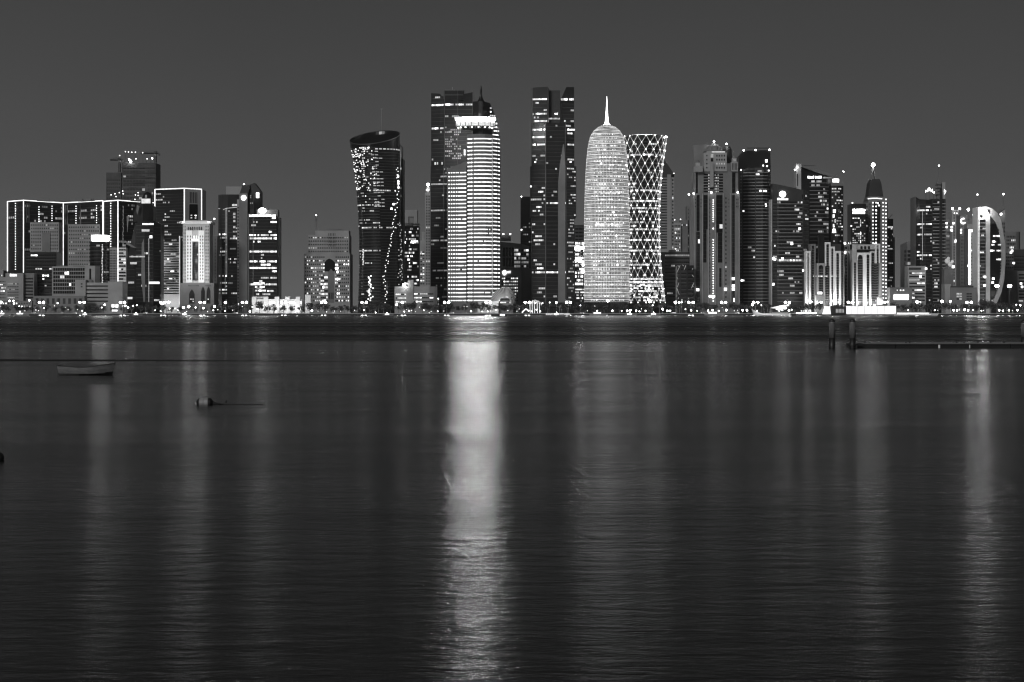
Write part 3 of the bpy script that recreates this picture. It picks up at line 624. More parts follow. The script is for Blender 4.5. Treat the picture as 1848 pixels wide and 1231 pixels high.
b.dots(b.flat(-1),[(1217.5,397),(1228,396),(1219,420),(1219,449)],.85,7,'roof_light',False); b.win(b.flat(4),1230,1241,404,408,4,1,.8,.6,1,(4,4)); b.done()
b = Bld('diamond_braced_block','low dark block with white diagonal bracing drawn across its curved glass front',2320,1236,'building')
f=b.chain([(1222,6),(1228,1),(1240,-2),(1252,2)],479,None,22,TINT)
for P in ([(1224,479),(1251,518)],[(1222,500),(1243,540)],[(1232,478),(1252,500)],[(1222,520),(1232,546)],[(1238,479),(1223,518)],[(1250,484),(1224,540)],[(1252,510),(1236,546)],[(1228,479),(1222,492)]): b.strip(f,P,.28,3,'diagonal_brace')
b.win(f,1223,1251,484,545,9,9,.9,.5,.01,(1,3),glass=GLASS); b.done()
b = Bld('dark_low_block','dark unlit block with two faint lit rows, below the pointed hazy tower',2420,1222,'building')
b.block(1192,1252,455,None,0,25,DARK); b.win(b.flat(0),1200,1251,458,545,14,14,.7,.5,.03,(3,5),glass=GLASS,rows=(464,),rlv=(2,4)); b.block(1208,1221,451,455,5,10,GREY); b.done()
# ================================================================== RIGHT CLUSTER
b = Bld('stone_setback_tower','huge grey stone tower with setbacks, corner turrets and dark glass slots',2340,1293)
b.block(1251,1335,349,None,0,46,GREY); b.block(1254,1333,309,349,5,36,GREY); b.block(1271,1312,275,309,3,30,STONE2); b.block(1276,1309,272,275,6,22,STONE2)
b.block(1255,1285,259,309,22,14,GREY,top=257); f=b.flat(0); g=b.flat(5)
b.loft([(257,1292,5),(262,1292,12),(272,1292,15)],.8,GREY,20,dy=18); b.loft([(262,1316,5),(268,1316,8),(292,1316,9)],.9,DARK,16,dy=20)
for tx,ty in ((1260,290),(1326,282)):
    b.block(tx-6,tx+6,ty+10,309,2,12,STONE2); b.block(tx-4,tx+4,ty+3,ty+10,3,8,STONE2); b.loft([(ty-2,tx,1),(ty,tx,3),(ty+3,tx,4)],.8,GREY,12,dy=5); b.win(b.flat(1.8),tx-5,tx+5,ty+11,308,4,1,.4,.8,0); b.win(b.flat(2.8),tx-3,tx+3,ty+4,ty+9,3,1,.4,.8,0,glass=EM[2])
b.block(1255,1268,300,310,-1,8,STONE2)
b.win(g,1270,1306,312,348,4,7,.9,.7,.0,glass=GLASS); b.block(1282,1288,294,337,1,5,STONE2); b.win(b.flat(3),1283,1288,277,292,1,2,.9,.8,.9,(3,4),glass=GLASS); b.win(b.flat(3),1273,1279,277,306,1,4,.4,.35,0); b.win(b.flat(3),1292,1310,277,306,4,4,.5,.45,.1,(2,4)); b.win(g,1278,1282,313,348,1,7,.6,.4,1,(3,4),dark=False,off=.3); b.win(g,1290,1298,313,348,3,7,.6,.4,1,(3,4),dark=False,off=.3)
for x0,x1,ya,yb in ((1256.5,1260,311,349),(1322,1328,311,349)): b.win(g,x0,x1,ya,yb,1,4,1,.98,0,glass=GLASS)
for x0,x1,ya,yb in ((1257,1262.5,352,417),(1256.5,1263,418,545),(1269.5,1277,352,414),(1269,1275,414,474),(1293,1304,352,420),(1295.5,1303.5,420,474),(1298,1302,484,518),(1320.5,1326,352,545)): b.win(f,x0,x1,ya,yb,2,max(3,int((yb-ya)/7)),.99,.97,.01,(5,6),glass=GLASS)
b.win(f,1254,1256,357,376,1,3,.8,.4,0); b.win(f,1264,1266,357,376,1,3,.8,.4,0); b.win(f,1308,1312,354,540,1,24,.6,.45,.02,(4,6)); b.win(f,1279,1283,357,540,1,24,.3,.4,.05,(3,4)); b.win(f,1314,1319,357,376,2,3,.4,.4,0); b.win(f,1328,1333,357,376,2,3,.5,.4,0)
b.dots(b.flat(-.4),[(1287,y) for y in list(rng(361,401,3.9))+[412,413]+list(rng(433,545,4.6))],.5,7)
b.piers(f,[1268,1278.5,1291,1305,1334],349,560,1.5,STONE2,1.2); b.piers(f,[1253,1318],349,560,1.,STONE2,.9)
b.dots(b.flat(-1.4),[(1251.5,349.5),(1283.5,347.5),(1331,347.5),(1243,351)],1.,8,'setback_light',False); b.dots(b.flat(-1.4),[(1259,523),(1309,522),(1323,503),(1323,516),(1323,522)],1.5,7,'window_light'); b.sign(b.flat(-1),1279,1290,533.5,536.5,7,'plain','entrance_canopy')
b.lamp(1290.8,253.5,1.,9,15); b.lamp(1313.5,258,1.,9,15); b.strip(b.flat(3),[(1285,274),(1309,274)],.5,5,'cornice_light'); b.roof(1272,1310,272,5,8); b.done()
b = Bld('ribbed_curved_tower','grey tower of curved floor bands with a black slanted crown, right of the stone tower',2380,1363,fh=6)
f=b.chain([(1335,10),(1340,3),(1350,0),(1363,0)],303,None,34,DARK); g=b.chain([(1363,-3),(1376,-4),(1385,0),(1391,8)],303,None,34,DARK)
b.wall.rings([[b.flat(o)(u,WZ(y,b.D)) for u,y in ((1334,303),(1333.5,283),(1343,272),(1390,271),(1391,303))] for o in (0,30)],TINT)
b.win(f,1337,1362.5,306,545,8,40,1,.5,.02,(3,6),ledge=STONE2); b.win(g,1364,1390,306,545,8,40,1,.5,.02,(3,6),ledge=STONE2)
b.wall.box(WX(1350,b.D),WX(1390,b.D),b.D+8,b.D+12,WZ(266.5,b.D),WZ(265.5,b.D),DARKER); b.mast(1366,272,253,.3,.12,10)
b.dots(b.flat(-.8),[(1342,271.5),(1363.5,271),(1388.5,270.5)],1.,8,'roof_light',False); b.sign(b.flat(0),1381,1385,288,293,7,'plain','lit_panel'); b.dots(b.flat(-1),[(1377,299),(1384,300),(1387,308),(1337,307),(1375,338),(1382,372)],.8,7,'floor_light')
b.done()
b = Bld('disc_sign_tower','banded dark tower with a sloping roofline and a white disc sign near its top',2360,1427,fh=6.5)
f=b.chain([(1394,4),(1404,0),(1450,0),(1460,5)],336,None,34,DARK,tops=[331,333,343,347]); b.block(1391.5,1394,360,None,2,20,STONE)
b.win(f,1403,1448,362,545,16,28,1,.5,.06,(1,4),ledge=GREY,rows=(467,),rlv=(3,6)); b.win(f,1395,1402,362,545,3,28,.9,.5,.06,(3,6)); b.win(f,1450,1459,350,545,3,28,.9,.5,.10,(2,5)); b.win(f,1396,1449,350,360,1,1,1,.8,0,glass=GLASS)
b.sign(b.flat(-.3),1406.5,1418,345,356,8,'disc'); b.sign(b.flat(-.3),1402.5,1423,357,361.5,6); b.dots(f,[(1396,467),(1399,468),(1412,467),(1429,440),(1443,413),(1396,513),(1452,488),(1450,488)],1.3,7,'window_light'); b.roof(1400,1440,338,3,8); b.done()
b = Bld('blade_roof_tower','dark banded tower with a pale stone blade and a wing-like sloping roof',2480,1480,fh=6.5)
b.block(1436.5,1445.5,296,None,-2,20,STONE); b.win(b.flat(-2.2),1438,1440,314,336,1,1,.8,1,0)
f=b.chain([(1445.5,0),(1485,0),(1500,6)],305,None,36,TINT,tops=[300,316,321]); h=b.chain([(1500,2),(1512,0),(1522,6)],335,None,28,TINT)
b.wall.rings([[b.flat(o)(u,WZ(y,b.D)) for u,y in ((1446,302),(1448,300),(1485,310),(1505,317),(1522,309),(1521,312),(1500,320))] for o in (-6,24)],GREY)
b.mast(1450,302,298,.2,.1,4); b.wall.box(WX(1448,b.D),WX(1472,b.D),b.D+4,b.D+5,WZ(299.2,b.D),WZ(298.4,b.D),DARKER); b.dots(b.flat(-3),[(1521,310.5),(1437.5,302),(1434,307)],1.1,8,'roof_light',False)
b.sign(b.flat(-.3),1457.5,1469.5,317.5,322,7); b.sign(b.flat(-.3),1471,1483,317.5,322,7); b.sign(b.flat(-.3),1485,1501,319,322,3); b.sign(b.flat(1.5),1503,1515,322,329,7)
b.win(f,1461,1495,324,470,11,21,1,.5,.10,(2,5),ledge=GREY,run=2); b.win(f,1448,1460,345,470,4,18,.9,.5,.03,(2,4)); b.win(h,1501,1521,338,438,7,19,.8,.5,.25,(2,5),run=2); b.win(b.flat(1),1503,1512,368,438,3,8,.8,.7,.6,(5,7),dark=False,off=.4); b.done()
# -- two clusters of tall arched stone frames lit from below
def arch(b,x0,x1,yt,w,m=WHITE,d=0.,dep=14.,fill=True,yb=None):
    """round-headed stone frame w wide around a dark banded recess"""
    zt,D=WZ(yt,b.D),b.D; A=b.flat(d); xi0,xi1=x0+w,x1-w; r=(xi1-xi0)/2; cx=(xi0+xi1)/2; yc=yt+w*1.1+r
    b.block(x0,xi0,yt,yb,d,dep,m); b.block(xi1,x1,yt,yb,d,dep,m)
    P=[(xi0,yt)]+[(cx-r*math.cos(PI*j/8),yc-r*math.sin(PI*j/8)) for j in range(9)]+[(xi1,yt)]
    b.wall.rings([[b.flat(d+o)(u,WZ(y,D)) for u,y in P] for o in (0,dep)],m)
    if fill:
        b.block(xi0,xi1,yc,yb,d+2.5,dep-3,TINT); b.win(b.flat(d+2.5),xi0+.2,xi1-.2,yc,545,max(1,int(r*2/3)),int((545-yc)/4.4),.92,.6,.01,(2,4),ledge=GREY)
b = Bld('arched_stone_block','cluster of slim arched stone frames lit from below, around a black central blade',2300,1488,'building')
b.block(1462,1524,480,None,6,26,DARK); b.block(1478.5,1488,424,None,2,10,TINT); b.block(1500,1520,440,480,8,16,DARK)
arch(b,1454,1463,453,3.2,d=0); arch(b,1463,1473,440,3,GREY,d=3); arch(b,1474,1489,475,3.2,STONE2,d=-1); arch(b,1489,1499.5,437,2.8,d=2,yb=480); arch(b,1498,1507,445,2.6,d=1); arch(b,1506,1517.5,453,3.2,d=-1); arch(b,1517,1524,453,2.2,GREY,d=1)
b.win(b.flat(6),1489,1506,485,545,5,14,.95,.6,.01,(2,4),ledge=GREY); b.win(b.flat(2),1464,1515,497,500,22,1,.7,.6,.8,(4,5),dark=False,off=4.5)
b.block(1471,1488,533,None,-6,10,STONE2); b.sign(b.flat(-6.3),1474,1482,527,531,7,'plain','entrance_sign'); b.done()
b = Bld('arched_stone_tower','pale stone building of tall rounded arches, floodlit at its foot, wider twin of the arched cluster',2310,1562,'building')
b.root['label']='wide pale stone building with tall rounded arches floodlit from its foot, below the pyramid-topped tower'
b.block(1539,1590,458,None,6,26,GREY); b.block(1538,1588,441,450,2,20,STONE)
arch(b,1538,1547.5,470,2.8,STONE,d=-2); arch(b,1545,1561,456,3.4,WHITE,d=0); arch(b,1561,1572,456,2.8,WHITE,d=-1); arch(b,1571,1581,453,2.6,STONE,d=1,yb=475); arch(b,1580,1588.5,440,2.2,WHITE,d=0,yb=475); b.block(1538,1546,441,472,0,16,STONE)
b.win(b.flat(2),1552,1572,444,450,3,1,.6,.9,0); b.win(b.flat(6),1571,1588,478,545,5,15,.95,.6,.01,(2,4),ledge=GREY); b.block(1587,1591,475,None,-1,12,STONE2); b.block(1583,1592,537,None,-6,8,STONE2); b.loft([(522,1587,1),(530,1587,2.5),(538,1587,4.5)],.9,STONE2,10,dy=4); b.done()
b = Bld('lit_banner_tower','narrow dark tower with bright banner sign at its top, left of the pyramid-topped tower',2480,1549)
b.block(1536,1563,368,None,0,28,TINT); b.win(b.flat(0),1538,1562,392,440,7,12,.6,.6,.2,(2,5)); b.sign(b.flat(-.3),1538.5,1561.5,377,381,8); b.sign(b.flat(-.3),1538.5,1561.5,382,386,7)
b.dots(b.flat(-1),[(1538,366.5),(1536,408)],.9,7,'corner_light',False); b.win(b.flat(0),1552,1554,395,440,1,6,.7,.7,.6,(5,6),dark=False,off=.3); b.roof(1540,1560,368,3,6); b.done()
b = Bld('small_back_block','dim block showing between the arched cluster and the arched building, two lamps on its roof',2500,1530,'building')
b.block(1524,1539,440,None,0,20,GREY); b.win(b.flat(0),1525,1538,445,545,3,16,.6,.5,.05,(2,4)); b.dots(b.flat(-1),[(1524.5,439),(1532.5,439),(1524.5,456),(1519,487)],1.2,8,'roof_light',False); b.done()
b = Bld('pyramid_topped_tower','tower with dotted light columns and a steep pyramid top carrying a blazing lamp',2520,1582)
b.block(1567,1601,360,None,0,36,GREY); b.block(1563,1603,366,None,4,34,GREY); b.block(1577,1588,364,545,-1,4,TINT); f=b.flat(-.5)
v=[(1567.5,356),(1571,330),(1575,323),(1588,323),(1591,330),(1595,356)]
b.wall.rings([[b.flat(o)(u,WZ(y,b.D)) for u,y in v] for o in (2,26)],DARK); b.block(1566,1597,355,360,1,26,GREY)
for x0 in (1572,1589):
    for d in (4,22): b.wall.tube([(WX(x0,b.D),b.D+d,WZ(356,b.D)),(WX(1578.5,b.D),b.D+13,WZ(298,b.D))],.7,GREY,5)
b.block(1572.5,1575,302,356,6,3,GREY) if False else None
b.lamp(1578.3,296.5,2.4,9,13); b.strip(b.flat(0),[(1566,359),(1574,358),(1583,358),(1592,359)],.6,6,'cornice_light')
for x,y0,y1 in ((1575.2,366,440),(1580.8,366,440),(1593.5,366,545),(1598.6,360,545)): b.dots(f,[(x,y) for y in rng(y0,y1,6.6)],.85,6)
b.dots(f,[(1584,367),(1586,371),(1581,380),(1580.5,438),(1578,440)],.8,7,'window_light'); b.win(b.flat(4),1564,1567,370,440,1,14,.6,.5,.1,(3,5)); b.win(b.flat(0),1568,1573,366,440,2,14,.4,.5,.05,(2,4)); b.done()
b = Bld('speckled_dark_tower','thin dark tower freckled with small lights, right of the pyramid-topped tower',2600,1608)
b.block(1601,1612,395,None,0,24,DARK); b.block(1610,1616,428,None,4,20,GREY); b.win(b.flat(0),1601.5,1611.5,400,545,5,28,.6,.5,.2,(2,5)); b.win(b.flat(0),1600,1611.5,408,412,5,1,.8,.8,1,(5,6),dark=False,off=.4)
mb=MB(); mb.tube([(WX(1602,2600),2602,WZ(396,2600)),(WX(1611,2600),2602,WZ(387,2600))],.3,DARKER,4); mb.build('jib',b.root); b.done()
b = Bld('rounded_dim_tower','dim round-fronted tower with one lit floor, left of the script-sign tower',2700,1645)
f=b.chain([(1631,14),(1637,3),(1648,0),(1660,3)],437,None,24,GREY,tops=[440,436,435,436]); b.win(f,1632,1659,450,545,9,13,1,.6,.02,(2,4),rows=(475,),rlv=(3,4)); b.done()
b = Bld('white_sign_block','low dark building carrying a bright white panel, below the speckled tower',2290,1627,'building',fh=4)
b.block(1606,1646,519,None,0,18,GREY); b.block(1646,1652,540,None,2,10,GREY); b.sign(b.flat(0),1613,1639.5,531.5,541,7,'plain','white_panel'); b.win(b.flat(0),1618,1632,522,526,5,1,.8,.6,.8,(3,5)); b.done()
b = Bld('script_sign_tower','dark tower with pale bands, a curved left corner and white script sign over its roof',2420,1680,fh=6)
f=b.chain([(1653,12),(1660,3),(1670,0),(1682,0)],360,None,34,TINT,tops=[354,360,361,361]); g=b.chain([(1682,-2),(1706.5,0)],359,None,34,DARK); b.block(1691.5,1698,328,360,-1,8,GREY); b.block(1700,1706,329,360,0,10,STONE2)
for y in (333,339,345,351): b.block(1690,1699,y,y+1.6,-1.5,9,DARKER)
b.win(f,1655,1681.5,364,545,10,29,.95,.5,.05,(2,5),rows=(378,407,424,463),rlv=(4,6)); b.win(g,1683,1695,362,545,4,30,1,.5,.06,(2,5),ledge=STONE2); b.win(g,1699.5,1706,362,545,2,30,1,.5,.03,(2,5),ledge=STONE2); b.wall.box(WX(1695.5,b.D),WX(1699,b.D),b.D-3,b.D,GZ,WZ(340,b.D),DARKER)
sg=MB(); Dq=b.D; pts=[(1671,347),(1672,343),(1674,346),(1676,340),(1678,338),(1677,345),(1680,340),(1681,346),(1683,341),(1684,347),(1687,346),(1686,349)]
sg.tube([(WX(x,Dq),Dq+2,WZ(y,Dq)) for x,y in pts],.55,EM[7],5); sg.tube([(WX(1704,Dq),Dq-1,WZ(y,Dq)) if y!=345 else (WX(1707,Dq),Dq-1,WZ(y,Dq)) for y in (351,345,342,347)],.5,EM[6],5)
for x in (1672,1679,1686): sg.tube([(WX(x,Dq),Dq+3,WZ(361,Dq)),(WX(x,Dq),Dq+3,WZ(346,Dq))],.18,DARKER,4)
sg.build('script_sign',b.root); b.strip(f,[(1665,380),(1665,470)],.3,3); b.mast(1695.5,330,299,.35,.12,4); b.lamp(1695.5,298.5,.8,8,4); b.done()
b = Bld('banded_low_block','low pale block with dark ribbon windows at the foot of the script-sign tower',2320,1654,'building',fh=5)
b.block(1639,1671,480,None,0,22,STONE2); b.win(b.flat(0),1641,1669,490,545,6,9,1,.4,.06,(3,6)); b.block(1640,1662,483,487,-.5,2,DARK); b.sign(b.flat(0),1643,1651,535,539,6); b.dots(b.flat(-.5),[(1671,485),(1661,499)],1.1,7,'window_light'); b.done()
b = Bld('twin_pier_tower','pale tower of two close stone shafts with lamps on top, behind the script-sign tower',2700,1724)
b.block(1718,1731,379,None,0,24,STONE2); b.piers(b.flat(0),[1719.5,1724.5,1729.5],380,545,1.5,STONE,1.); b.win(b.flat(0),1720.5,1728.5,386,520,3,26,.5,.6,.02,(4,6)); b.dots(b.flat(-1),[(1718.5,376.5),(1731.5,376.5)],1.4,8,'roof_light',False)
b.block(1706,1717,395,None,10,20,GREY); b.win(b.flat(10),1707,1717,400,520,3,16,.5,.5,.04,(3,5)); b.dots(b.flat(-1),[(1708,410),(1708,403),(1716,415),(1717,416),(1720.5,403),(1724,436),(1725,434),(1717,410)],1.2,7,'window_light'); b.win(b.flat(0),1721,1728,384,386,3,1,.6,1,1,(6,6),dark=False,off=.4); b.done()
b = Bld('crescent_sign_tower','grey tower with a glowing crescent sign, between twin-shaft tower and vertical light bar',2640,1741)
b.block(1733,1747,388,None,0,24,GREY); b.block(1747,1763,395,None,3,22,GREY); b.win(b.flat(0),1734,1746,405,520,3,18,.4,.5,.08,(3,6)); b.dots(b.flat(-1),[(1742.5,409),(1747,408),(1742,421),(1744,425),(1734,415),(1734,420)],1.,7,'window_light')
cs=MB(); cs.tube([(WX(1738+4.2*math.cos(a),b.D),b.D-1,WZ(399+4.5*math.sin(a),b.D)) for a in [.6+4.6*i/10 for i in range(11)]],.85,EM[7],5); cs.build('crescent_sign',b.root); b.lamp(1747,378.5,1.7,9); b.mast(1747,388,380,.3,.15,2); b.lamp(1755,388,.7,7); b.done()
b = Bld('light_bar_building','grey building carrying a tall blazing vertical light bar bent over at the top',2400,1755,'building')
b.block(1748,1762,412,None,0,24,GREY,top=412); b.block(1747,1763,404,412,4,18,FAR); q=MB(); D=b.D
q.box(WX(1748,D),WX(1750.6,D),D-1.2,D-.05,WZ(513,D),WZ(415,D),EM[8]); q.box(WX(1750.65,D),WX(1760,D),D-1.2,D-.05,WZ(418.5,D),WZ(414.8,D),EM[7]); q.build('light_bar',b.root); b.win(b.flat(0),1752,1761,424,512,3,14,.5,.4,.02,(3,5)); b.lamp(1747,480,1.1,8); b.done()
b = Bld('plain_low_building','wide low grey building with two dark window bays, under the vertical light bar',2310,1740,'building',fh=5)
b.block(1716,1763,519,None,0,20,GREY); b.block(1716,1758,516,519,3,12,DARK); b.win(b.flat(0),1726,1736,528,542,2,3,.9,.6,.25,(3,5)); b.win(b.flat(0),1744,1754,528,542,2,3,.9,.6,.2,(3,5)); b.block(1706,1717,513,None,3,18,STONE2); b.done()
b = Bld('lit_bush_sculpture','irregular floodlit rooftop canopy glowing white beside the twin-shaft tower',2390,1715,'canopy')
b.block(1706,1722,485,None,6,14,GREY); r_=random.Random(3)
cm=MB()
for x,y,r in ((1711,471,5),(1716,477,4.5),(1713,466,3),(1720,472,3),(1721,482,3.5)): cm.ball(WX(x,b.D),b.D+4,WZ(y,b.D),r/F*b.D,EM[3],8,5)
cm.build('canopy_cloth',b.root); b.lamp(1720,481.5,1.6,7); b.wall.tube([(WX(1714,b.D),b.D+5,WZ(485,b.D)),(WX(1712,b.D),b.D+5,WZ(465,b.D))],.4,METAL,5); b.done('support')
# -- sail-shaped tower
b = Bld('sail_tower','sail-shaped tower with a curved stone arch back and a glowing ball sign at its top',2330,1788,fh=6)
D=b.D
b.block(1768,1780,396,None,2,26,TINT); b.block(1786,1806,400,None,4,24,TINT); b.block(1779.5,1786.5,378,None,-1,28,STONE); b.block(1764,1768,374,None,-1,26,WHITE); b.block(1768,1780,374,378,0,20,STONE); b.block(1768,1780,393,396,0,20,STONE)
out=[(1768,374),(1780,373.2),(1790,376),(1799,384),(1806,396),(1811,412),(1814,440),(1814,475),(1812,505),(1807,528),(1800,544),(1795,552)]
inn=[(1780,379),(1784,384),(1787,390),(1796,400),(1803,415),(1807,440),(1808,470),(1806,500),(1801,524),(1795,538),(1790,548)]
m=len(inn)
o2=[out[round(i*(len(out)-1)/(m-1))] for i in range(m)]
rs=[]
for i in range(m):
    a,c=o2[i],inn[i]; rs.append([(WX(a[0],D),D-1,WZ(a[1],D)),(WX(c[0],D),D-1,WZ(c[1],D)),(WX(c[0],D),D+28,WZ(c[1],D)),(WX(a[0],D),D+28,WZ(a[1],D))])
b.wall.rings(rs,STONE2); b.wall.face([b.flat(0)(u,WZ(y,D)) for u,y in ((1786,384),(1786,404),(1797,403))],DARK)
b.wall.face([b.flat(6)(u,WZ(y,D)) for u,y in ((1786,395),(1796,402),(1803,417),(1807,440),(1808,470),(1806,500),(1801,524),(1793,545),(1786,545))],TINT)
b.win(b.flat(2),1768.5,1779.5,397,545,4,24,.9,.5,.04,(2,5),rows=(427,454),rlv=(5,6),ledge=GREY); 
lim=lambda u,y: u>(1796+ (y-402)*.55 if y<417 else (1804 if y<440 else (1807 if y<490 else 1807-(y-490)*.25)))
b.win(b.flat(4),1787,1807,402,545,7,27,.98,.5,.05,(2,5),rows=(427,441,454),rlv=(4,6),skip=lim,off=2.5)
for y in rng(405,540,5.3):
    x1=1796+(y-402)*.55 if y<417 else (1804 if y<440 else (1807 if y<490 else 1807-(y-490)*.25))
    b.wall.box(WX(1786.6,D),WX(x1,D),D+3.4,D+6,WZ(y,D),WZ(y,D)+.8,GREY)
b.block(1775,1779,380,394,1,3,GREY); b.strip(b.flat(-1.5),[(1765.5,547),(1765.5,374)],.9,4); b.dots(b.flat(-1),[(1777,500),(1776,515),(1792,503),(1791,510),(1793,436)],1.2,7,'window_light')
s=MB(); s.ball(WX(1773.5,D),D-3.5,WZ(382.5,D),3.5,emi('blazing_ball_light',80,True,.1),14,10); s.build('ball_sign',b.root,True); b.done('wall')
b = Bld('mast_tower','slim dark tower with a tall antenna behind the curved top of the sail tower',2500,1811)
b.chain([(1803,4),(1814.5,0)],378,None,20,GREY,tops=[386,377]); b.mast(1812.5,377,350,.4,.2,6); b.lamp(1812.5,350,1.1,8,6); b.lamp(1806,386.5,1.3,8); b.mast(1767,374,351,.12,.08,10) ; b.lamp(1767,350.5,.9,8,10); b.win(b.flat(0),1808,1814,400,500,2,14,.6,.5,.04,(3,5)); b.done()
b = Bld('round_back_block','dark rounded block at the right edge, behind the sail tower',2800,1829,'building')
b.chain([(1814,0),(1834,0),(1839,3),(1841,12)],418,None,20,GREY); b.win(b.flat(0),1816,1833,424,450,6,4,.6,.5,.08,(4,5)); b.done()
b = Bld('edge_office_block','mid-rise office with pale ribbon floors cut by the right edge of the frame',2420,1842,'building')
b.block(1815,1830,450,None,2,24,GREY); b.block(1830,1870,450,None,4,28,DARK); b.block(1817,1835,488,None,-3,22,GREY); b.block(1835,1875,489,None,-4,24,STONE2); b.win(b.flat(2),1816,1830,455,486,4,5,.7,.5,.06,(4,6)); b.win(b.flat(4),1832,1868,460,486,8,4,.8,.5,0); b.win(b.flat(-4),1837,1873,493,546,9,9,1,.45,.08,(3,6)); b.dots(b.flat(-3.5),[(1828,475),(1823,456),(1825,453),(1841,512),(1843,518)],1.2,7,'window_light'); b.roof(1836,1870,450,3,8); b.done()
b = Bld('far_left_block','small pale building beyond the stone block at the left edge, seen with one antenna',2700,5,'building'); b.block(-30,6,488,None,0,20,FAR); b.win(b.flat(0),-20,5,494,540,7,7,.5,.4,.1,(4,6)); b.mast(2,488,478,.3,.15,4); b.done()
# ================================================================== SHORE
SD = 2200.0
o = MB(); o.face([(-30000,SD+2,GZ-.02),(30000,SD+2,GZ-.02),(30000,60000,GZ-.02),(-30000,60000,GZ-.02)], mat('ground_dust',.12,.95,0,.3,.02)); struct(o.build('ground'))
o = MB(); o.box(-3000,3000,SD-1,SD+2.5,-3,GZ-.15,mat('wet_seawall',.03,.6,0,.5,.3)); struct(o.build('seawall'))
o = MB(); o.box(-3000,3000,SD-.6,SD+.6,GZ-.15,GZ+.35,STONE); struct(o.build('kerb'))
o = MB(); o.face([(-3000,SD+2.6,GZ+.01),(3000,SD+2.6,GZ+.01),(3000,SD+14,GZ+.01),(-3000,SD+14,GZ+.01)],mat('promenade_paving',.3,.9,0,.2,.3)); struct(o.build('path'))
# rocks at the foot of the wall
o = MB(); r_ = random.Random(9)
for i in range(520):
    x = -640 + 1280*i/520 + r_.uniform(-1,1); s_ = r_.uniform(.5,1.1); o.ball(x,SD-1.6-r_.random()*1.2,-.05,s_,mat('dark_shore_rock',.025,.8,0,.4,.8),6,4,.7)
t = o.build('shore_rocks'); tag(t,'strip of small dark boulders along the foot of the seawall','rocks',None,'stuff')

ANCH = [(28,'the far-left stone block'),(75,'the black glass block'),(125,'the gridded office block'),(177,'ring-crowned round tower'),(225,'corner outlined hotel'),(258,'twisted tower'),(305,'square outlined hotel'),(352,'ornate hotel'),(412,'disc-sign fin tower'),(470,'oval-sign tower'),(520,'battlemented building'),(590,'the stepped stone block'),(680,'the waisted glass tower'),(745,'the low rounded office'),(790,'left notched tower'),(850,'the brightest striped tower'),(914,'the ribbed shell pavilion'),(997,'V-notched tower'),(1046,'the bright window block'),(1097,'the bullet tower'),(1165,'the diamond-lattice tower'),(1236,'diagonally braced block'),(1290,'stone setback tower'),(1363,'the curved ribbed tower'),(1427,'banded disc-sign tower'),(1488,'arched frame cluster'),(1562,'wide arched building'),(1627,'the white panel block'),(1680,'the script-sign tower'),(1740,'the vertical light bar'),(1790,'the sail tower'),(1842,'the right-edge office block')]
ORD = ['first','second','third','fourth','fifth','sixth','seventh','eighth','ninth','tenth','eleventh','twelfth']+['%dth'%i for i in range(13,41)]
def place_labels(xs, what):
    xs = sorted(xs); cnt = {}; tot = {}
    near = [min(ANCH, key=lambda a: abs(a[0]-x))[1] for x in xs]
    for n in near: tot[n] = tot.get(n,0)+1
    out = []
    for x, n in zip(xs, near):
        k = cnt[n] = cnt.get(n,0)+1
        if tot[n] == 1: out.append((x, '%s below %s' % (what, n)))
        elif k == tot[n] : out.append((x, '%s below %s, last of its row' % (what, n)))
        else: out.append((x, '%s below %s, %s from the left' % (what, n, ORD[k-1])))
    return out
LEAF = [mat('dark_leaf_a',.03,.7,0,.4,2.),mat('dark_leaf_b',.055,.7,0,.4,2.)]; BARK = mat('palm_bark',.16,.9,0,.3,3.)
# -- broadleaf trees
def tree_proto(seed):
    r_ = random.Random(seed); root = thing('shore_tree','tree','tree',(0,0,0),'round trees along the waterfront promenade')
    tr = MB(); tr.tube([(0,0,0),(.15,0,1.3),(-.1,.1,2.6),(.1,0,4.2)],.32,BARK,6,.12)
    for a in range(4): tr.tube([(0,0,2+a*.3),(1.4*math.cos(a*1.7),1.4*math.sin(a*1.7),3.6+a*.3)],.14,BARK,5,.05)
    tr.build('trunk',root)
    cr = MB(); lobes = [(r_.uniform(-2.6,2.6),r_.uniform(-2,2),r_.uniform(3.2,6.6),r_.uniform(1.3,2.3)) for _ in range(8)]
    for x,y,z,q in lobes:
        for _ in range(62):
            d = Vector((r_.gauss(0,1),r_.gauss(0,1),r_.gauss(0,1))).normalized(); p = Vector((x,y,z)) + d*q*r_.uniform(.55,1.08)
            a = Vector((r_.gauss(0,1),r_.gauss(0,1),r_.gauss(0,1))).normalized()*r_.uniform(.25,.5); c = a.cross(d).normalized()*r_.uniform(.2,.42)
            cr.face([p-a,p-c,p+a,p+c],LEAF[r_.random()<.35])
    cr.build('crown',root); return root
PRO = [tree_proto(i) for i in range(4)]
r_ = random.Random(4); xs = []; x = -6
while x < 1860: xs.append(x); x += r_.uniform(10,18)
big = [(905,940,1.25),(815,850,1.1),(1075,1140,1.45),(1250,1276,1.5),(1320,1350,1.35),(1410,1445,1.2),(1615,1665,1.4),(1680,1715,1.5),(1775,1800,1.75),(1808,1835,1.5),(480,545,1.05),(600,650,1.1)]
used = set()
for x,l in place_labels(xs,'round dark tree'):
    if 1523 < x < 1612: continue
    s_ = r_.uniform(1.2,1.7) if x>400 else r_.uniform(.9,1.25)
    for a,b_,k in big:
        if a <= x <= b_: s_ = k*r_.uniform(.9,1.1)
    D_ = SD + r_.uniform(16,34); i = r_.randrange(4)
    if i not in used: used.add(i); t = PRO[i]; t.location = (WX(x,D_),D_,GZ); t.scale = (s_,)*3; t['label'] = l
    else: dup(PRO[i],(WX(x,D_),D_,GZ),l,None,r_.uniform(0,6),s_)
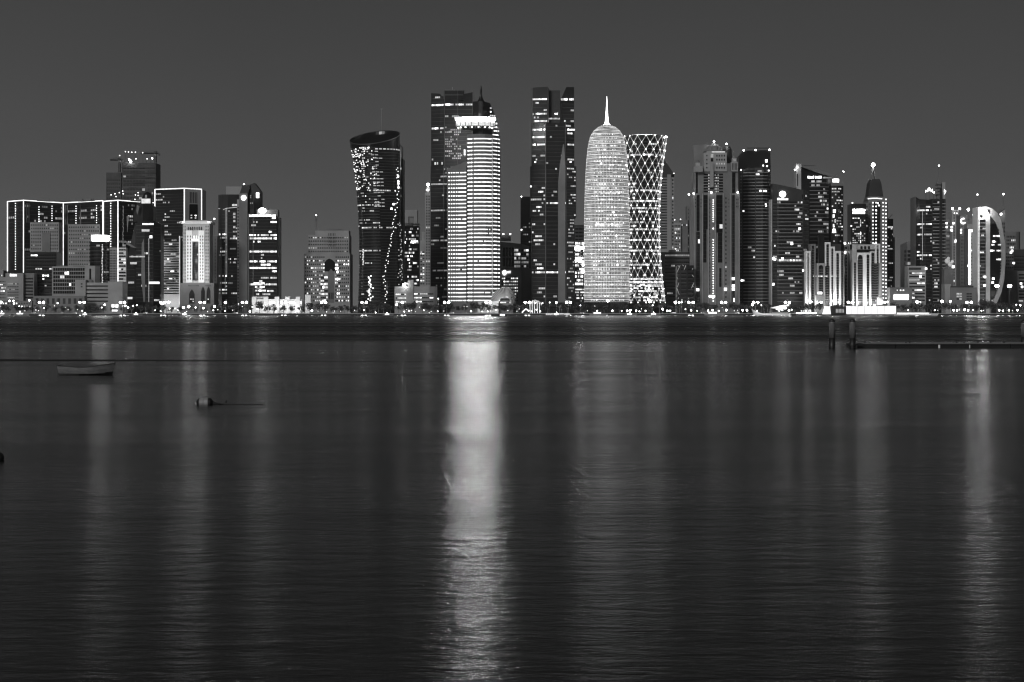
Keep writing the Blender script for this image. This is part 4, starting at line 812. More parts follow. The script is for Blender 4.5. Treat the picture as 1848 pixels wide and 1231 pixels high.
# -- palms
pal = thing('palm_tree','palm','palm',(0,0,0),'palms along the waterfront promenade')
tr = MB(); tr.tube([(0,0,0),(.1,0,3),(.15,.05,6),(.1,.1,8.6)],.34,BARK,7,.22); tr.build('trunk',pal)
cr = MB(); r2 = random.Random(2)
for j in range(16):
    a = 2*PI*j/16 + r2.uniform(-.15,.15); L = r2.uniform(2.3,3.1); up = r2.uniform(.2,1.3); d = Vector((math.cos(a),math.sin(a),0)); sd = Vector((-d.y,d.x,0)); P = []
    for i in range(6):
        q = i/5; P.append(Vector((.1,.1,8.5)) + d*L*q + Vector((0,0,1))*(up*math.sin(q*PI*.9)*1.4 - 1.5*q*q))
    for i in range(5):
        w = .38*(1-i/6); 
        for s_ in (-1,1):
            cr.face([P[i],P[i+1],P[i+1]+sd*s_*w*.8-Vector((0,0,.3*w)),P[i]+sd*s_*w-Vector((0,0,.35*w))],LEAF[1])
cr.build('crown',pal)
first = True
for x,l in place_labels([20,63,69,73,77,81,86,90,106,124,150,262,275,300,331,344,358,449,480,494,545,559,571,612,622,660,683,724,760,822,838,868,935,1010,1176,1190,1222,1385,1461,1674,1786,1817],'slim pale-trunked palm'):
    D_ = SD + r_.uniform(8,15); s_ = r_.uniform(.72,1.08)
    if first: pal.location = (WX(x,D_),D_,GZ); pal.scale = (s_,)*3; pal['label'] = l; first = False
    else: dup(pal,(WX(x,D_),D_,GZ),l,None,r_.uniform(0,6),s_)
# -- twin-headed promenade lamps
def twin(h,half,rad,name,group):
    t = thing(name,'lamp','street lamp',(0,0,0),group)
    p = MB(); p.tube([(0,0,0),(0,0,h)],.16,METAL,6,.1); p.tube([(-half,0,h-.1),(-half*.5,0,h+.25),(0,0,h),(half*.5,0,h+.25),(half,0,h-.1)],.09,METAL,5); p.box(-.3,.3,-.3,.3,0,.5,METAL); p.build('pole',t)
    for s_ in (-1,1): g = MB(); g.ball(s_*half,0,h-.5,rad,EM[9],10,6); g.build('lamp_head',t)
    return t
tw = twin(12.6,2.3,1.15,'promenade_lamp','twin-headed lamps along the promenade'); first = True
for x,l in place_labels([-2,75,148,221,294,301,365,441,512,584,657,806,881,951.5,1026,1247,1306,1364,1421,1478,1535,1593,1749],'twin-headed promenade lamp'):
    D_ = SD + 5.5
    if first: tw.location = (WX(x,D_),D_,GZ); tw['label'] = l; first = False
    else: dup(tw,(WX(x,D_),D_,GZ),l)
tl = twin(31,1.1,1.3,'tall_road_lamp','tall road lamps in front of the sail tower'); D_ = 2255
tl.location = (WX(1799,D_),D_,GZ); tl['label'] = 'tall road lamp with a glaring double head in front of the sail tower'
dup(tl,(WX(1822,D_),D_,GZ),'tall glaring road lamp standing just right of the sail tower')
# -- globe lamps
gl = thing('globe_lamp','lamp','street lamp',(0,0,0),'small globe lamps along the waterfront'); p = MB(); p.tube([(0,0,-30),(0,0,-.6)],.09,METAL,5); 
p = MB(); p.tube([(0,0,0),(0,0,1)],.1,METAL,5); 
LST = [(17,543,.8),(24,543,.8),(53,542,.9),(104,547,.7),(189,550,.8),(226,552,.8),(231,555,.9),(240,552,.7),(247,551,.6),(316,557,.5),(331,555,1.2),(341,553.5,1.3),(353,555,.7),(367,556,.8),(387,553,1.2),(385,560,.7),(407,546,1.4),(406,561,.6),(451,562,.9),(537,561,1),(563,561,1),(678,564,.6),(716,550,1.),(738,561,.6),(726,546,1.3),(790,562,.6),(791,539,.6),(992,546,.6),(1004,546,.9),(1097,543,1.3),(1105,561,.9),(1132,561,.8),(1138,560,.9),(1148,561,.8),(1154,562,.7),(1165,561,.7),(1173,544,1.6),(1170,541,1.3),(1178,551,.6),(1196,558,1.),(1204,561,.9),(1209,561,.8),(1219,546,1.5),(1226,546,.8),(1230,545.5,.7),(1237,558,.5),(1247,560,.8),(1278,561,.8),(1286,560,.8),(1297,561,.7),(1311,560,.9),(1340,560,.9),(1348,560,.9),(1366,561,.6),(1358,550,1.2),(1374,551,.5),(1424,560,.9),(1429,559,.7),(1464,545,.8),(1578,551,1.1),(1585,545,1.2),(1592,545,.9),(1601,545,.9),(1639,560,.6),(1655,545,1.5),(1661,545,.7),(1687,560,.7),(1700,544,1.4),(1715,544,1.1),(1721,560,.9),(1727,560,.9),(1741,559,1.1),(1747,560,.9),(1771,561,.6),(1803,560,.9),(1810,561,.9),(1821,560,.8),(1836,560,.9),(1841,551,.8),(1834,550,.7),(45,561,.4),(118,555,.4),(280,560,.5),(420,560,.4),(498,562,.5),(640,560,.4),(765,560,.5),(778,562,.4),(850,562,.6),(870,562,.5),(1060,561,.4),(1122,561,.5),(1258,561,.5),(1325,561,.4),(1406,561,.5)]
rq = random.Random(21)
for i in range(84):
    x_ = round(rq.uniform(2,1846),1)
    if 1486 < x_ < 1620 or any(abs(x_-q[0]) < 3.5 for q in LST): continue
    LST.append((x_, round(rq.choice((rq.uniform(558,563),rq.uniform(548,562))),1), rq.uniform(.28,.6)))
lab = dict(); 
for x,l in place_labels([q[0] for q in LST],'white globe lamp'): lab[x] = l
gmesh = MB(); gmesh.ball(0,0,0,1,EM[9],10,6)
kgl = None; GL_ = []
for x,y,rad in LST:
    D_ = SD + (4 if y > 556 else 12); h = WZ(y,D_) - GZ
    t = thing('globe_lamp',lab[x],'street lamp',(WX(x,D_),D_,GZ),'small globe lamps along the waterfront')
    p = MB(); X_=WX(x,D_); p.tube([(X_,D_,GZ),(X_,D_,GZ+h)],.1,METAL,5); p.build('post',t)
    p = MB(); p.ball(X_,D_-.1,GZ+h,rad*.92,EM[7] if rad<.5 else (EM[8] if rad<.8 else EM[9]),10,6); p.build('globe',t)
bpy.data.objects.remove(gl)
# -- bright dots at the water's edge, built as pairs of glowing boxes
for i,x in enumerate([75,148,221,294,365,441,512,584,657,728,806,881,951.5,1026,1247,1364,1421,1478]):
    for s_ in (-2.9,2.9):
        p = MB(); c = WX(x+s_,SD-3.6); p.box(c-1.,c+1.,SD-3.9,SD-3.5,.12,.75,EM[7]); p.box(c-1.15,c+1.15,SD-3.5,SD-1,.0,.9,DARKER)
        t = p.build('shore_glow_box',None,False,(c,SD-3.6,0))
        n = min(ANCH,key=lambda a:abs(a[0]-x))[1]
        tag(t,'%s of two white glowing boxes at the water below %s' % ('left' if s_<0 else 'right', n if x != 294 else 'square outlined hotel'),'wall light','paired glowing boxes at the foot of the seawall')
# -- boats moored along the wall
def boat_hull(mb,L,B,H,m,m2=None,n=14,x0=0,y0=0,bow=1.,z0=0):
    rs = []
    for i in range(n+1):
        t = i/n; x = x0 - L/2 + L*t; w = B/2*(1-.25*(1-t)**2)*(1 - max(0,(t-.55)/.45)**2*.98); sh = H*(.8+.12*(1-t)**2+.55*bow*max(0,t-.3)**2)
        rs.append([(x+(.06*L if t>.9 else 0)*a*(t-.9)*10,y0+w*s_*b_,z0-.35*H+(sh+.35*H)*a) for s_,b_,a in ((-1,1,1),(-1,.95,.6),(-1,.7,.25),(-1,.1,0),(1,.1,0),(1,.7,.25),(1,.95,.6),(1,1,1))])
    mb.rings(rs,m,True)
mb0 = thing('moored_boat','boat','boat',(0,0,0),'small boats moored along the seawall')
h = MB(); boat_hull(h,14,3.6,1.5,STONE2); h.build('hull',mb0)
c = MB(); c.box(-4.2,1.8,-1.3,1.3,1.1,2.7,WHITE); c.box(-4.8,2.4,-1.5,1.5,2.8,2.95,WHITE); 
for x in (-4.6,2.2): c.tube([(x,-1.4,1),(x,-1.4,2.8)],.06,METAL,4)
c.build('cabin',mb0); w = MB()
for j in range(5): w.box(-3.9+j*1.15,-3.1+j*1.15,-1.42,-1.32,1.6,2.4,EM[7])
w.build('cabin_window',mb0)
l_ = MB(); l_.ball(-1,0,3.9,.5,EM[8],8,5); l_.tube([(-1,0,2.9),(-1,0,3.6)],.05,METAL,4); l_.build('mast_light',mb0)
BO = [(5,1.15,'left edge of the photograph'),(38,1.1,'black glass block'),(155,.8,'gridded office block'),(247,.8,'twisted tower'),(335,.85,'ornate hotel'),(700,.8,'waisted glass tower'),(1006,.9,'V-notched tower'),(1080,1.35,'bullet tower'),(1138,.9,'gap between bullet and lattice towers'),(1181,.9,'diamond-lattice tower'),(1289,1.5,'big stone tower')]
for i,(x,s_,w_) in enumerate(BO):
    l = 'small moored boat with lit cabin before the ' + w_; D_ = 2188
    if i == 0: mb0.location = (WX(x,D_),D_,0); mb0.scale = (s_,)*3; mb0['label'] = 'small moored boat with a lit cabin at the left edge of the photograph'
    else: dup(mb0,(WX(x,D_),D_,0),l,None,0 if i%2 else PI,s_) if False else dup(mb0,(WX(x,D_),D_,0),l,None,(.15 if i%2 else -.1),s_)
# passenger boat with a row of lights
D_ = 2186; t = thing('light_row_boat','moored boat hung with two rows of white bulbs, below the arched frames','boat',(WX(1454,D_),D_,0)); X0 = WX(1454,D_)
h = MB(); boat_hull(h,24,5,1.6,DARK,None,14,X0,D_); h.build('hull',t); c = MB(); c.box(X0-9,X0+9,D_-1.8,D_+1.8,4.4,4.6,DARK)
for j in range(6): c.tube([(X0-8.5+j*3.4,D_-1.7,1),(X0-8.5+j*3.4,D_-1.7,4.4)],.08,METAL,4)
c.build('canopy',t); l_ = MB()
for j in range(12): l_.ball(X0-10+j*1.85,D_-2.5,2.6,.62,EM[8],8,5)
for j in range(6): l_.ball(X0-5+j*2.,D_-2.,5.,.4,EM[7],8,5)
l_.build('bulb_string',t)
# dhow
D_ = 2160; X0 = WX(1392,D_); t = thing('wooden_dhow','pale floodlit dhow with a raised bow and a glowing awning, below the disc-sign tower','boat',(X0,D_,0))
h = MB(); rs = []
for i in range(19):
    q = i/18; x = X0 - 21 + 41*q; w = 3.2*math.sin(PI*min(1,.12+q*.95))**.6 if q<.97 else 1.6; sh = 2.3+4.2*max(0,.28-q)**1.3*6+1.2*max(0,q-.6)
    if q < .04: w = .15
    rs.append([(x - (1-a)*(-3.5 if q<.15 else 0)*(1-q*5),D_+w*s_*b_,-.6+(sh+.6)*a) for s_,b_,a in ((-1,1,1),(-1,.9,.55),(-1,.55,.2),(-1,.08,0),(1,.08,0),(1,.55,.2),(1,.9,.55),(1,1,1))])
h.rings(rs,WHITE); h.build('hull',t)
c = MB(); c.box(X0+1,X0+18,D_-2.4,D_+2.4,3.3,3.5,WHITE); 
for j in range(5): c.tube([(X0+1.5+j*4,D_-2.3,2),(X0+1.5+j*4,D_-2.3,3.4)],.08,METAL,4)
cano = c.build('deck_canopy',t)
a_ = MB(); L_=[]
for i in range(9):
    q = i/8; x = X0-1+21*q; z = 8.4+3.6*q; L_.append([(x,D_-2.2,z-2.0*math.sin(PI*q)-.3),(x,D_,z+.6*math.sin(PI*q)),(x,D_+2.2,z-2.0*math.sin(PI*q)-.3)])
a_.rings(L_,EM[5],False,False)
for x,z,r in ((6,7,1.6),(10,7.4,1.9),(14,8,1.9),(9,9.5,1.5),(13,10.4,1.5),(17,11,1.2),(11,5.9,1.3)): a_.ball(X0+x,D_-2.8,z,r,EM[7],10,6,.6)
a_.build('glowing_awning',cano); m_ = MB(); m_.tube([(X0-8,D_,2),(X0-8,D_,9)],.15,METAL,5,.08); m_.tube([(X0+20,D_,2),(X0+20,D_,12.5)],.12,METAL,5); m_.tube([(X0-1,D_,2),(X0-1,D_,8.5)],.12,METAL,5); m_.build('mast',t)
# speedboat in mid-bay
D_ = 1750; X0 = WX(900,D_); t = thing('water_taxi','low dark launch with one bright cabin, crossing before the bright striped tower','boat',(X0,D_,0))
h = MB(); boat_hull(h,13,3,1.,DARKER,None,12,X0,D_); h.build('hull',t); c = MB(); c.box(X0+1.,X0+5,D_-1,D_+1,.7,1.9,DARK); cab_ = c.build('cabin',t); c = MB(); c.box(X0+1.3,X0+4.8,D_-1.1,D_-1.02,.9,1.75,EM[8]); c.build('cabin_window',cab_)
# floating hall of glowing membrane + yacht
GLOW = emi('glowing_membrane',.95,True,.12,.08); D_ = 2182
t = thing('glowing_pontoon_hall','long blazing white membrane hall on a dark pontoon, below the wide arched building','pavilion',(WX(1570,D_),D_,0))
c = MB(); c.box(WX(1527,D_),WX(1617,D_),D_,D_+12,1.6,10.4,GLOW); c.build('membrane_wall',t); c = MB(); c.box(WX(1526,D_),WX(1618,D_),D_-.6,D_+13,10.42,11.1,GREY); c.box(WX(1526,D_),WX(1527-.05,D_),D_-.4,D_+12,.8,10.4,DARK); c.build('roof',t)
c = MB(); c.box(WX(1480,D_),WX(1622,D_),D_-3,D_+16,-.6,1.4,DARKER); c.build('pontoon',t)
c = MB()
for x in (1536,1548,1560,1572,1584,1596,1608): c.box(WX(x,D_)-.15,WX(x,D_)+.15,D_-.25,D_-.01,1.6,10.4,WHITE)
c.build('wall_rib',t); c = MB()
c.box(WX(1500,D_),WX(1525,D_),D_+2,D_+11,1.45,9.2,DARK); c.build('gangway_shelter',t); c = MB()
for j in range(6): c.box(WX(1509+j*2.6,D_),WX(1510.6+j*2.6,D_),D_+1.8,D_+1.98,3.2,7.2,EM[3])
c.build('window_band',t); c = MB()
v0=[(WX(1486,D_),D_+1,1.5),(WX(1500,D_),D_+1,1.5),(WX(1498,D_),D_+1,10),(WX(1490,D_),D_+1,10)]; c.rings([v0,[(a[0],a[1]+8,a[2]) for a in v0]],GLOW); c.build('ticket_tent',t)
D_ = 2168; X0 = WX(1652,D_); t = thing('white_yacht','long low yacht with a blazing white deck, right of the glowing pontoon hall','boat',(X0,D_,0))
h = MB(); boat_hull(h,45,6,2.3,WHITE,None,18,X0,D_); h.build('hull',t); c = MB(); c.box(X0-19,X0+14,D_-2.2,D_+2.2,2.2,3.1,emi('lit_deck_panel',1.3,True)); c.build('deck_light_panel',t); c = MB(); c.box(X0-20,X0+15,D_-2.5,D_+2.5,3.12,3.4,WHITE); c.box(X0-20,X0+16,D_-2.75,D_-2.55,.9,1.5,EM[5]); c.build('deck_roof',t)
# illuminated sculptures, sign panels, jetty
D_ = 2204; t = thing('lit_sculpture','group of glowing white hooped tubes on the promenade, below the V-notched tower','sculpture',(WX(962,D_),D_,GZ))
for j,x in enumerate((957,961,965,970,974)):
    c = MB(); h_ = (13.5,14.5,15,14,12)[j]; c.tube([(WX(x,D_),D_,GZ),(WX(x-.6,D_),D_,GZ+h_*.7),(WX(x+.6,D_),D_,GZ+h_),(WX(x+2.6,D_),D_,GZ+h_*.95),(WX(x+3.,D_),D_,GZ+h_*.75)],.42,EM[5],6); c.build('glowing_hoop',t)
c = MB(); c.tube([(WX(942,D_),D_,GZ+1),(WX(945,D_),D_,GZ+3),(WX(949,D_),D_,GZ+5),(WX(953,D_),D_,GZ+3.4)],.7,EM[6],6); c.build('glowing_arc',t)
c = MB(); [c.ball(WX(x,D_),D_,WZ(y,D_),.8,EM[7],8,5) for x,y in ((954,561),(960,562),(968,559),(975,562),(966,547),(979,547))]; c.build('ground_light',t)
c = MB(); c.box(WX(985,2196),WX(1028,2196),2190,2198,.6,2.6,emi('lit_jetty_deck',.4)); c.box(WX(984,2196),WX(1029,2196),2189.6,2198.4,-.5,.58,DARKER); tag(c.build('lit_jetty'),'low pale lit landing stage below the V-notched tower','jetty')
D_ = 2212; t = thing('sign_panel','four square white light boxes on a frame, below the ring-crowned round tower','sign',(WX(207,D_),D_,GZ)); c = MB()
for x,y in ((201.5,549),(208.5,549)): c.box(WX(x,D_),WX(x+5,D_),D_-.4,D_,WZ(y+6,D_),WZ(y,D_),EM[6])
c.box(WX(202,D_),WX(212,D_),D_-.4,D_,WZ(562,D_),WZ(559,D_),EM[6]); c.build('light_box',t); c = MB(); [c.box(WX(x,D_)-.2,WX(x,D_)+.2,D_+.05,D_+.4,GZ,WZ(549,D_),METAL) for x in (203,207,211)]; c.build('frame',t)
# parked and passing cars on the shore road (tiny)
car = thing('parked_car','car','car',(0,0,0),'cars along the shore road'); c = MB()
c.rings([[(x,-.9*w,z) for x,z,w in ((-2.2,.35,1),(-2.2,.85,1),(-1.7,1.,1),(-1.2,1.5,.85),(.5,1.5,.85),(1.2,1.,1),(2.2,.8,1),(2.2,.35,1))],[(x,.9*w,z) for x,z,w in ((-2.2,.35,1),(-2.2,.85,1),(-1.7,1.,1),(-1.2,1.5,.85),(.5,1.5,.85),(1.2,1.,1),(2.2,.8,1),(2.2,.35,1))]],STONE); c.build('body',car)
for x in (-1.4,1.4):
    c = MB(); c.tube([(x,-.98,.34),(x,.98,.34)],.34,DARKER,10); c.build('wheel',car)
c = MB(); c.box(2.15,2.25,-.8,-.45,.55,.75,EM[8]); c.box(2.15,2.25,.45,.8,.55,.75,EM[8]); c.build('headlight',car); c=MB(); c.box(-1.15,.5,-.93,-.86,1.02,1.4,GLASS); c.build('side_window',car)
first = True
for x,l in place_labels([60,112,135,262,322,425,463,505,548,603,630,772,815,838,862,890,1050,1215,1268,1330],'small parked car'):
    if first: car.location = (WX(x,2211),2211,GZ); car['label'] = l; first = False
    else: dup(car,(WX(x,2211),2211,GZ),l,None,r_.choice((0,.4,PI,2.8,-.5)))
# ---- floodlights on lit facades, with one light added for the crown's glow
def flood(px,py,D,power,off=5.,sz=.6):
    l = bpy.data.lights.new('flood_and_glow','POINT'); l.energy = power; l.shadow_soft_size = sz; ob = bpy.data.objects.new('flood_and_glow',l); COL.objects.link(ob); ob.location = (WX(px,D),D-off,WZ(py,D)); return ob
for x,D_,p in ((1455,2296,5200),(1501,2298,5200),(1512,2296,4200),(1465,2298,1600),(1542,2302,3800),(1554,2304,5200),(1569,2304,5200),(1580,2305,2600)): flood(x,546,D_,p*2.4)
for x,y,p in ((341,498,4600),(364,498,4600),(331,492,1500),(375,492,2500),(353,428,2600),(341,470,3500),(364,470,3500),(341,440,2500),(365,440,2500),(335,404,1600),(371,404,1600),(353,440,900)): flood(x,y,2370,p*1.05,8)
for x in (462,482,502,522,540): flood(x,552,2256,2600,8)
for x in (1366,1380,1395,1410): flood(x,562,2150,1500,4)
for x in (895,912,932): flood(x,546,2256,1300,5)
for x,y in ((1782,535),(1782,480),(1782,430),(1803,530)): flood(x,y,2322,900,9)
flood(1766,540,2322,1200,5); flood(295,548,2470,5000,8); flood(315,548,2470,6000,8); flood(858,209,2330,2200,15)  # the last one is added to make the glow above the ring crown
HAZE = 2.4e-5
# ================================================================== FOREGROUND
# -- rowing boat
D0 = 129.1; k0 = D0/F
t = thing('rowing_boat','small open pale rowing boat with a dark bottom, moored on the left','boat',(WX(156,D0),D0,0)); X0 = WX(156,D0)
HULL = mat('faded_hull_paint',.13,.55,0,.25,2.5,stretch=(1,1,3)); BOOT = mat('black_bottom_paint',.008,.5,0,.4,2.); WOODD = mat('dark_gunwale_wood',.03,.6,0,.4,4.)
def hullrow(q,inset=0.):
    L = 3.24; xs_ = X0 - L/2 + L*q; B = .66*(1-.22*(1-q)**2)*(1-max(0,(q-.5)/.5)**2.2*.97) - inset; B = max(B,.012)
    sh = .43 + .16*(1-q)**2*1.0 + .62*max(0,q-.35)**1.5; rk = .17*max(0,(q-.8)/.2) - .13*max(0,(.15-q)/.15)
    P = []
    for a,b_ in ((0,.04),(.16,.5),(.34,.8),(.42,.86),(.7,.96),(1,1.)):
        z = -.14+inset*.8 + (sh+.14-inset*.8)*a; P.append((xs_ + rk*a, B*b_, z))
    return P
h = MB(); rows = [hullrow(i/24) for i in range(25)]
for i in range(24):
    q = i/24
    for s_ in (-1,1):
        for j in range(5):
            A=rows[i];C=rows[i+1]; z = (A[j][2]+A[j+1][2])/2
            lim = .02 + .30*max(0,q-.35)**1.1
            m = BOOT if z < lim else HULL
            h.face([(A[j][0],D0+s_*A[j][1],A[j][2]),(C[j][0],D0+s_*C[j][1],C[j][2]),(C[j+1][0],D0+s_*C[j+1][1],C[j+1][2]),(A[j+1][0],D0+s_*A[j+1][1],A[j+1][2])],m)
A = rows[0]; h.face([(p[0],D0-p[1],p[2]) for p in A]+[(p[0],D0+p[1],p[2]) for p in reversed(A)],HULL)
inn_ = [hullrow(i/24,.04) for i in range(25)]
for i in range(24):
    for s_ in (-1,1):
        for j in range(5):
            A=inn_[i];C=inn_[i+1]; h.face([(A[j][0],D0+s_*A[j][1],A[j][2]),(C[j][0],D0+s_*C[j][1],C[j][2]),(C[j+1][0],D0+s_*C[j+1][1],C[j+1][2]),(A[j+1][0],D0+s_*A[j+1][1],A[j+1][2])],WOODD)
h.build('hull',t,True)
g = MB()
for s_ in (-1,1): g.tube([(p[-1][0],D0+s_*p[-1][1],p[-1][2]+.005) for p in rows],.022,WOODD,6)
g.tube([(rows[0][-1][0],D0-rows[0][-1][1],rows[0][-1][2]),(rows[0][-1][0],D0+rows[0][-1][1],rows[0][-1][2])],.025,WOODD,6); g.build('gunwale',t)
for q in (.2,.48,.76):
    p = hullrow(q,.04); c = MB(); c.box(p[4][0]-.11,p[4][0]+.11,D0-p[4][1],D0+p[4][1],p[4][2]-.02,p[4][2]+.02,HULL); c.build('thwart',t)
c = MB(); c.tube([(rows[-1][-1][0]-.02,D0,rows[-1][-1][2]-.1),(rows[-1][-1][0]+.01,D0,rows[-1][-1][2]+.05)],.05,WOODD,6); c.build('stem_post',t)
c = MB(); c.box(rows[0][-1][0]-.10,rows[0][-1][0]-.02,D0-.1,D0+.1,.38,.66,WOODD); c.tube([(rows[0][-1][0]-.06,D0,.05),(rows[0][-1][0]-.06,D0,.5)],.03,WOODD,6); c.build('motor_bracket',t)
c = MB()
for dx,r in ((.35,.07),(.5,.06),(.95,.05),(1.15,.06)): c.ball(X0-1.71+dx,D0-.42,.50,r,DARKER,8,5,.5)
c.build('rope_coil',t)
# -- floating boom line
def floatline(pts,r,name,label,floats=()):
    t = thing(name,label,'floating line',pts[0]); c = MB(); c.tube(pts,r[0],mat('wet_black_rope',.006,.9,0,.3,3.),6,r[1]); c.build('line',t)
    for p,q in floats: c = MB(); c.ball(p[0],p[1],p[2],q,DARKER,10,6,.6); c.build('float',t)
def wp(px,py,z=0.): D_ = (CZ-z)*F/(py-HY); return (WX(px,D_),D_,z)
floatline([wp(px,651+math.sin(px*.02)*.25-.006*max(0,px-100)*.0+(0 if px<250 else (px-250)*.003),.0) for px in range(-260,700,20)],(.17,.008),'floating_boom','thin black floating line stretched over the water behind the rowing boat',[(wp(283,653,.02),.09)])
# -- drifting barrel buoy
D1 = 88.1; X1 = WX(369.5,D1); t = thing('barrel_buoy','grey barrel-shaped buoy with black ends lying in the water below left of centre','buoy',(X1,D1,0))
def cyl(mb,prof,m,y=D1,z=.085,n=20): mb.rings([[(X1+x,y+r*math.cos(2*PI*j/n),z+r*math.sin(2*PI*j/n)) for j in range(n)] for x,r in prof],m)
c = MB(); cyl(c,[(-.22,.215),(.15,.215)],mat('scuffed_buoy_paint',.22,.6,0,.35,6.)); c.build('barrel',t)
c = MB(); cyl(c,[(-.345,.10),(-.30,.15),(-.225,.218)],BOOT); c.build('end_cap',t); c = MB(); cyl(c,[(.152,.218),(.25,.2),(.33,.12),(.37,.06)],BOOT); c.build('end_cap',t)
c = MB(); c.tube([(X1-.34,D1,.12),(X1-.40,D1-.02,.07),(X1-.36,D1-.03,.0)],.018,METAL,6); c.build('ring',t)
c = MB(); pr=[(X1+.36,D1,.06),(X1+.5,D1-.1,.035),(X1+.66,D1-.2,.02),(X1+.8,D1-.1,.01)]; c.tube(pr,.075,mat('wet_black_rope',.006),7,.02); c.tube([(X1+.8,D1-.1,.004),(X1+1.2,D1,.0),(X1+1.5,D1,.004),(X1+2.5,D1+.1,.006)],.016,mat('wet_black_rope',.006),6); c.build('tow_rope',t)
c = MB(); x_,y_,z_=wp(408,725,.02); c.ball(x_,y_,z_,.055,BOOT,10,6); tag(c.build('small_float',None,True,(x_,y_,0)),'tiny black float just right of the barrel buoy','float')
x_,y_,z_ = wp(-3,831,0); t = thing('round_buoy','dark round buoy cut off by the left edge of the frame','buoy',(x_,y_,0)); c = MB(); c.ball(x_,y_,.07,.16,BOOT,16,10); c.build('body',t,True); c = MB(); c.tube([(x_,y_,.2),(x_,y_,.27)],.025,METAL,6); c.build('eye_ring',t)
# -- floating dock and mooring piles
PILE = mat('weathered_pile',.11,.8,0,.4,1.2,stretch=(2,2,.5),bump=.3); PWET = mat('wet_pile_foot',.012,.5,0,.4,1.)
def pile(px,D_,pyt,label,rad=.34):
    t = thing('mooring_pile',label,'mooring post',(WX(px,D_),D_,0),'mooring piles of the floating dock'); x=WX(px,D_); zt=WZ(pyt,D_)
    c = MB(); c.rev(x,D_,[(1.1,rad),(zt-.35,rad)],PILE,24); po = c.build('post',t,True); c = MB(); c.rev(x,D_,[(-.8,rad*1.02),(1.1,rad*1.01)],PWET,24); c.build('wet_foot',t,True)
    c = MB(); c.rev(x,D_,[(zt-.36,rad*1.02),(zt-.3,rad*1.03),(zt-.16,rad*.93),(zt-.06,rad*.62),(zt,rad*.12)],DARKER,24); c.build('cap',po,True)
    c = MB(); c.rev(x,D_,[(zt-.5,rad*1.03),(zt-.42,rad*1.03)],METAL,24); c.build('band',po)
pile(1501.5,226,575,'leftmost of the three mooring piles, standing free of the dock')
pile(1538.5,224,575,'mooring pile standing at the left end of the floating dock')
pile(1848,235,577,'mooring pile behind the dock, cut by the right edge of the frame',.36)
t = thing('floating_dock','long low black floating dock running off the right edge','dock',(WX(1545,226),226,0)); a = WX(1547,226)
c = MB(); nn=7; W_=(68-a)/nn
DK = mat('dock_planking',.24,.8,0,.35,1.5,stretch=(.3,4,1))
for j in range(nn): c.box(a+W_*j+.04,a+W_*(j+1)-.04,226.1,233.5,.45,.52,DK)
c.build('deck',t); c = MB()
for j in range(nn): c.box(a+W_*j+.04,a+W_*(j+1)-.04,226,233.6,-.25,.445,BOOT)
c.build('pontoon',t); c = MB(); c.box(a-.1,68,225.9,226.06,.33,.49,DARKER); c.build('rubbing_strake',t)
c = MB(); n=24
c.rings([[(WX(1538.5,224)+rr*math.cos(2*PI*j/n),224+rr*math.sin(2*PI*j/n),z) for j in range(n)] for z,rr in ((.3,.42),(.3,.52),(.42,.52),(.42,.42),(.3,.42))],DARKER,False); c.box(WX(1538.5,224)+.45,a+.4,224.4,228,.3,.40,DARKER); c.box(WX(1526,224),WX(1538.5,224)-.5,224,224.2,.36,.42,DARKER); c.build('pile_guide',t)
for x,w in ((1545.5,.12),(1695,.22),(1750,.10)):
    c = MB(); X_=WX(x,225.8); c.tube([(X_,225.78,.02),(X_,225.78,.36)],w/2,WHITE,8); c.build('fender',t)
for x in (1561,1570,1635,1642,1726,1740,1765,1788,1812):
    c = MB(); X_=WX(x,229); c.box(X_-.16,X_+.16,229,229.1,.62,.69,DARKER); c.box(X_-.07,X_+.07,228.97,229.12,.525,.62,DARKER); c.build('cleat',t)
c = MB(); 
for dy,zz in ((0,.83),(.4,.88)): c.tube([(WX(1706,230),230+dy,zz),(WX(1800,230),230.6+dy,zz-.12)],.045,WOODD,6)
tag(c.build('oars',None,False,(WX(1752,230),230,.6)),'pair of thin dark oars laid on trestles on the dock near its right end','oar')
t = thing('oar_trestle','dark trestle holding the oars up on the dock','trestle',(WX(1752,230),230.2,.44))
for x in (1725,1778):
    c = MB(); X_=WX(x,230); c.tube([(X_-.3,230.1,.525),(X_,230.2,.76)],.03,DARKER,5); c.tube([(X_+.3,230.3,.525),(X_,230.2,.76)],.03,DARKER,5); c.build('leg',t)
c = MB(); c.tube([(WX(1725,230),230.2,.76),(WX(1778,230),230.2,.74)],.03,DARKER,5); c.build('beam',t)

# ================================================================== WATER
m = bpy.data.materials.new('bay_water'); m.use_nodes = True; n = m.node_tree; n.nodes.clear(); L = n.links.new
def N(t,**k):
    q = n.nodes.new(t)
    for a,v in k.items(): setattr(q,a,v)
    return q
geo = N('ShaderNodeNewGeometry'); sep = N('ShaderNodeSeparateXYZ'); L(geo.outputs['Position'],sep.inputs[0])
def mth(op,a,b=None,c=None):
    q = N('ShaderNodeMath',operation=op)
    for i,v in enumerate((a,b,c)):
        if v is None: continue
        if isinstance(v,(int,float)): q.inputs[i].default_value = v
        else: L(v,q.inputs[i])
    return q.outputs[0]
def noise(sc,detail=3,dist=0.,rough=.5):
    mp = N('ShaderNodeMapping'); mp.inputs['Scale'].default_value = sc; L(geo.outputs['Position'],mp.inputs[0])
    q = N('ShaderNodeTexNoise'); q.inputs['Scale'].default_value = 1; q.inputs['Detail'].default_value = detail; q.inputs['Distortion'].default_value = dist; q.inputs['Roughness'].default_value = rough
    L(mp.outputs[0],q.inputs['Vector']); return q.outputs['Fac']
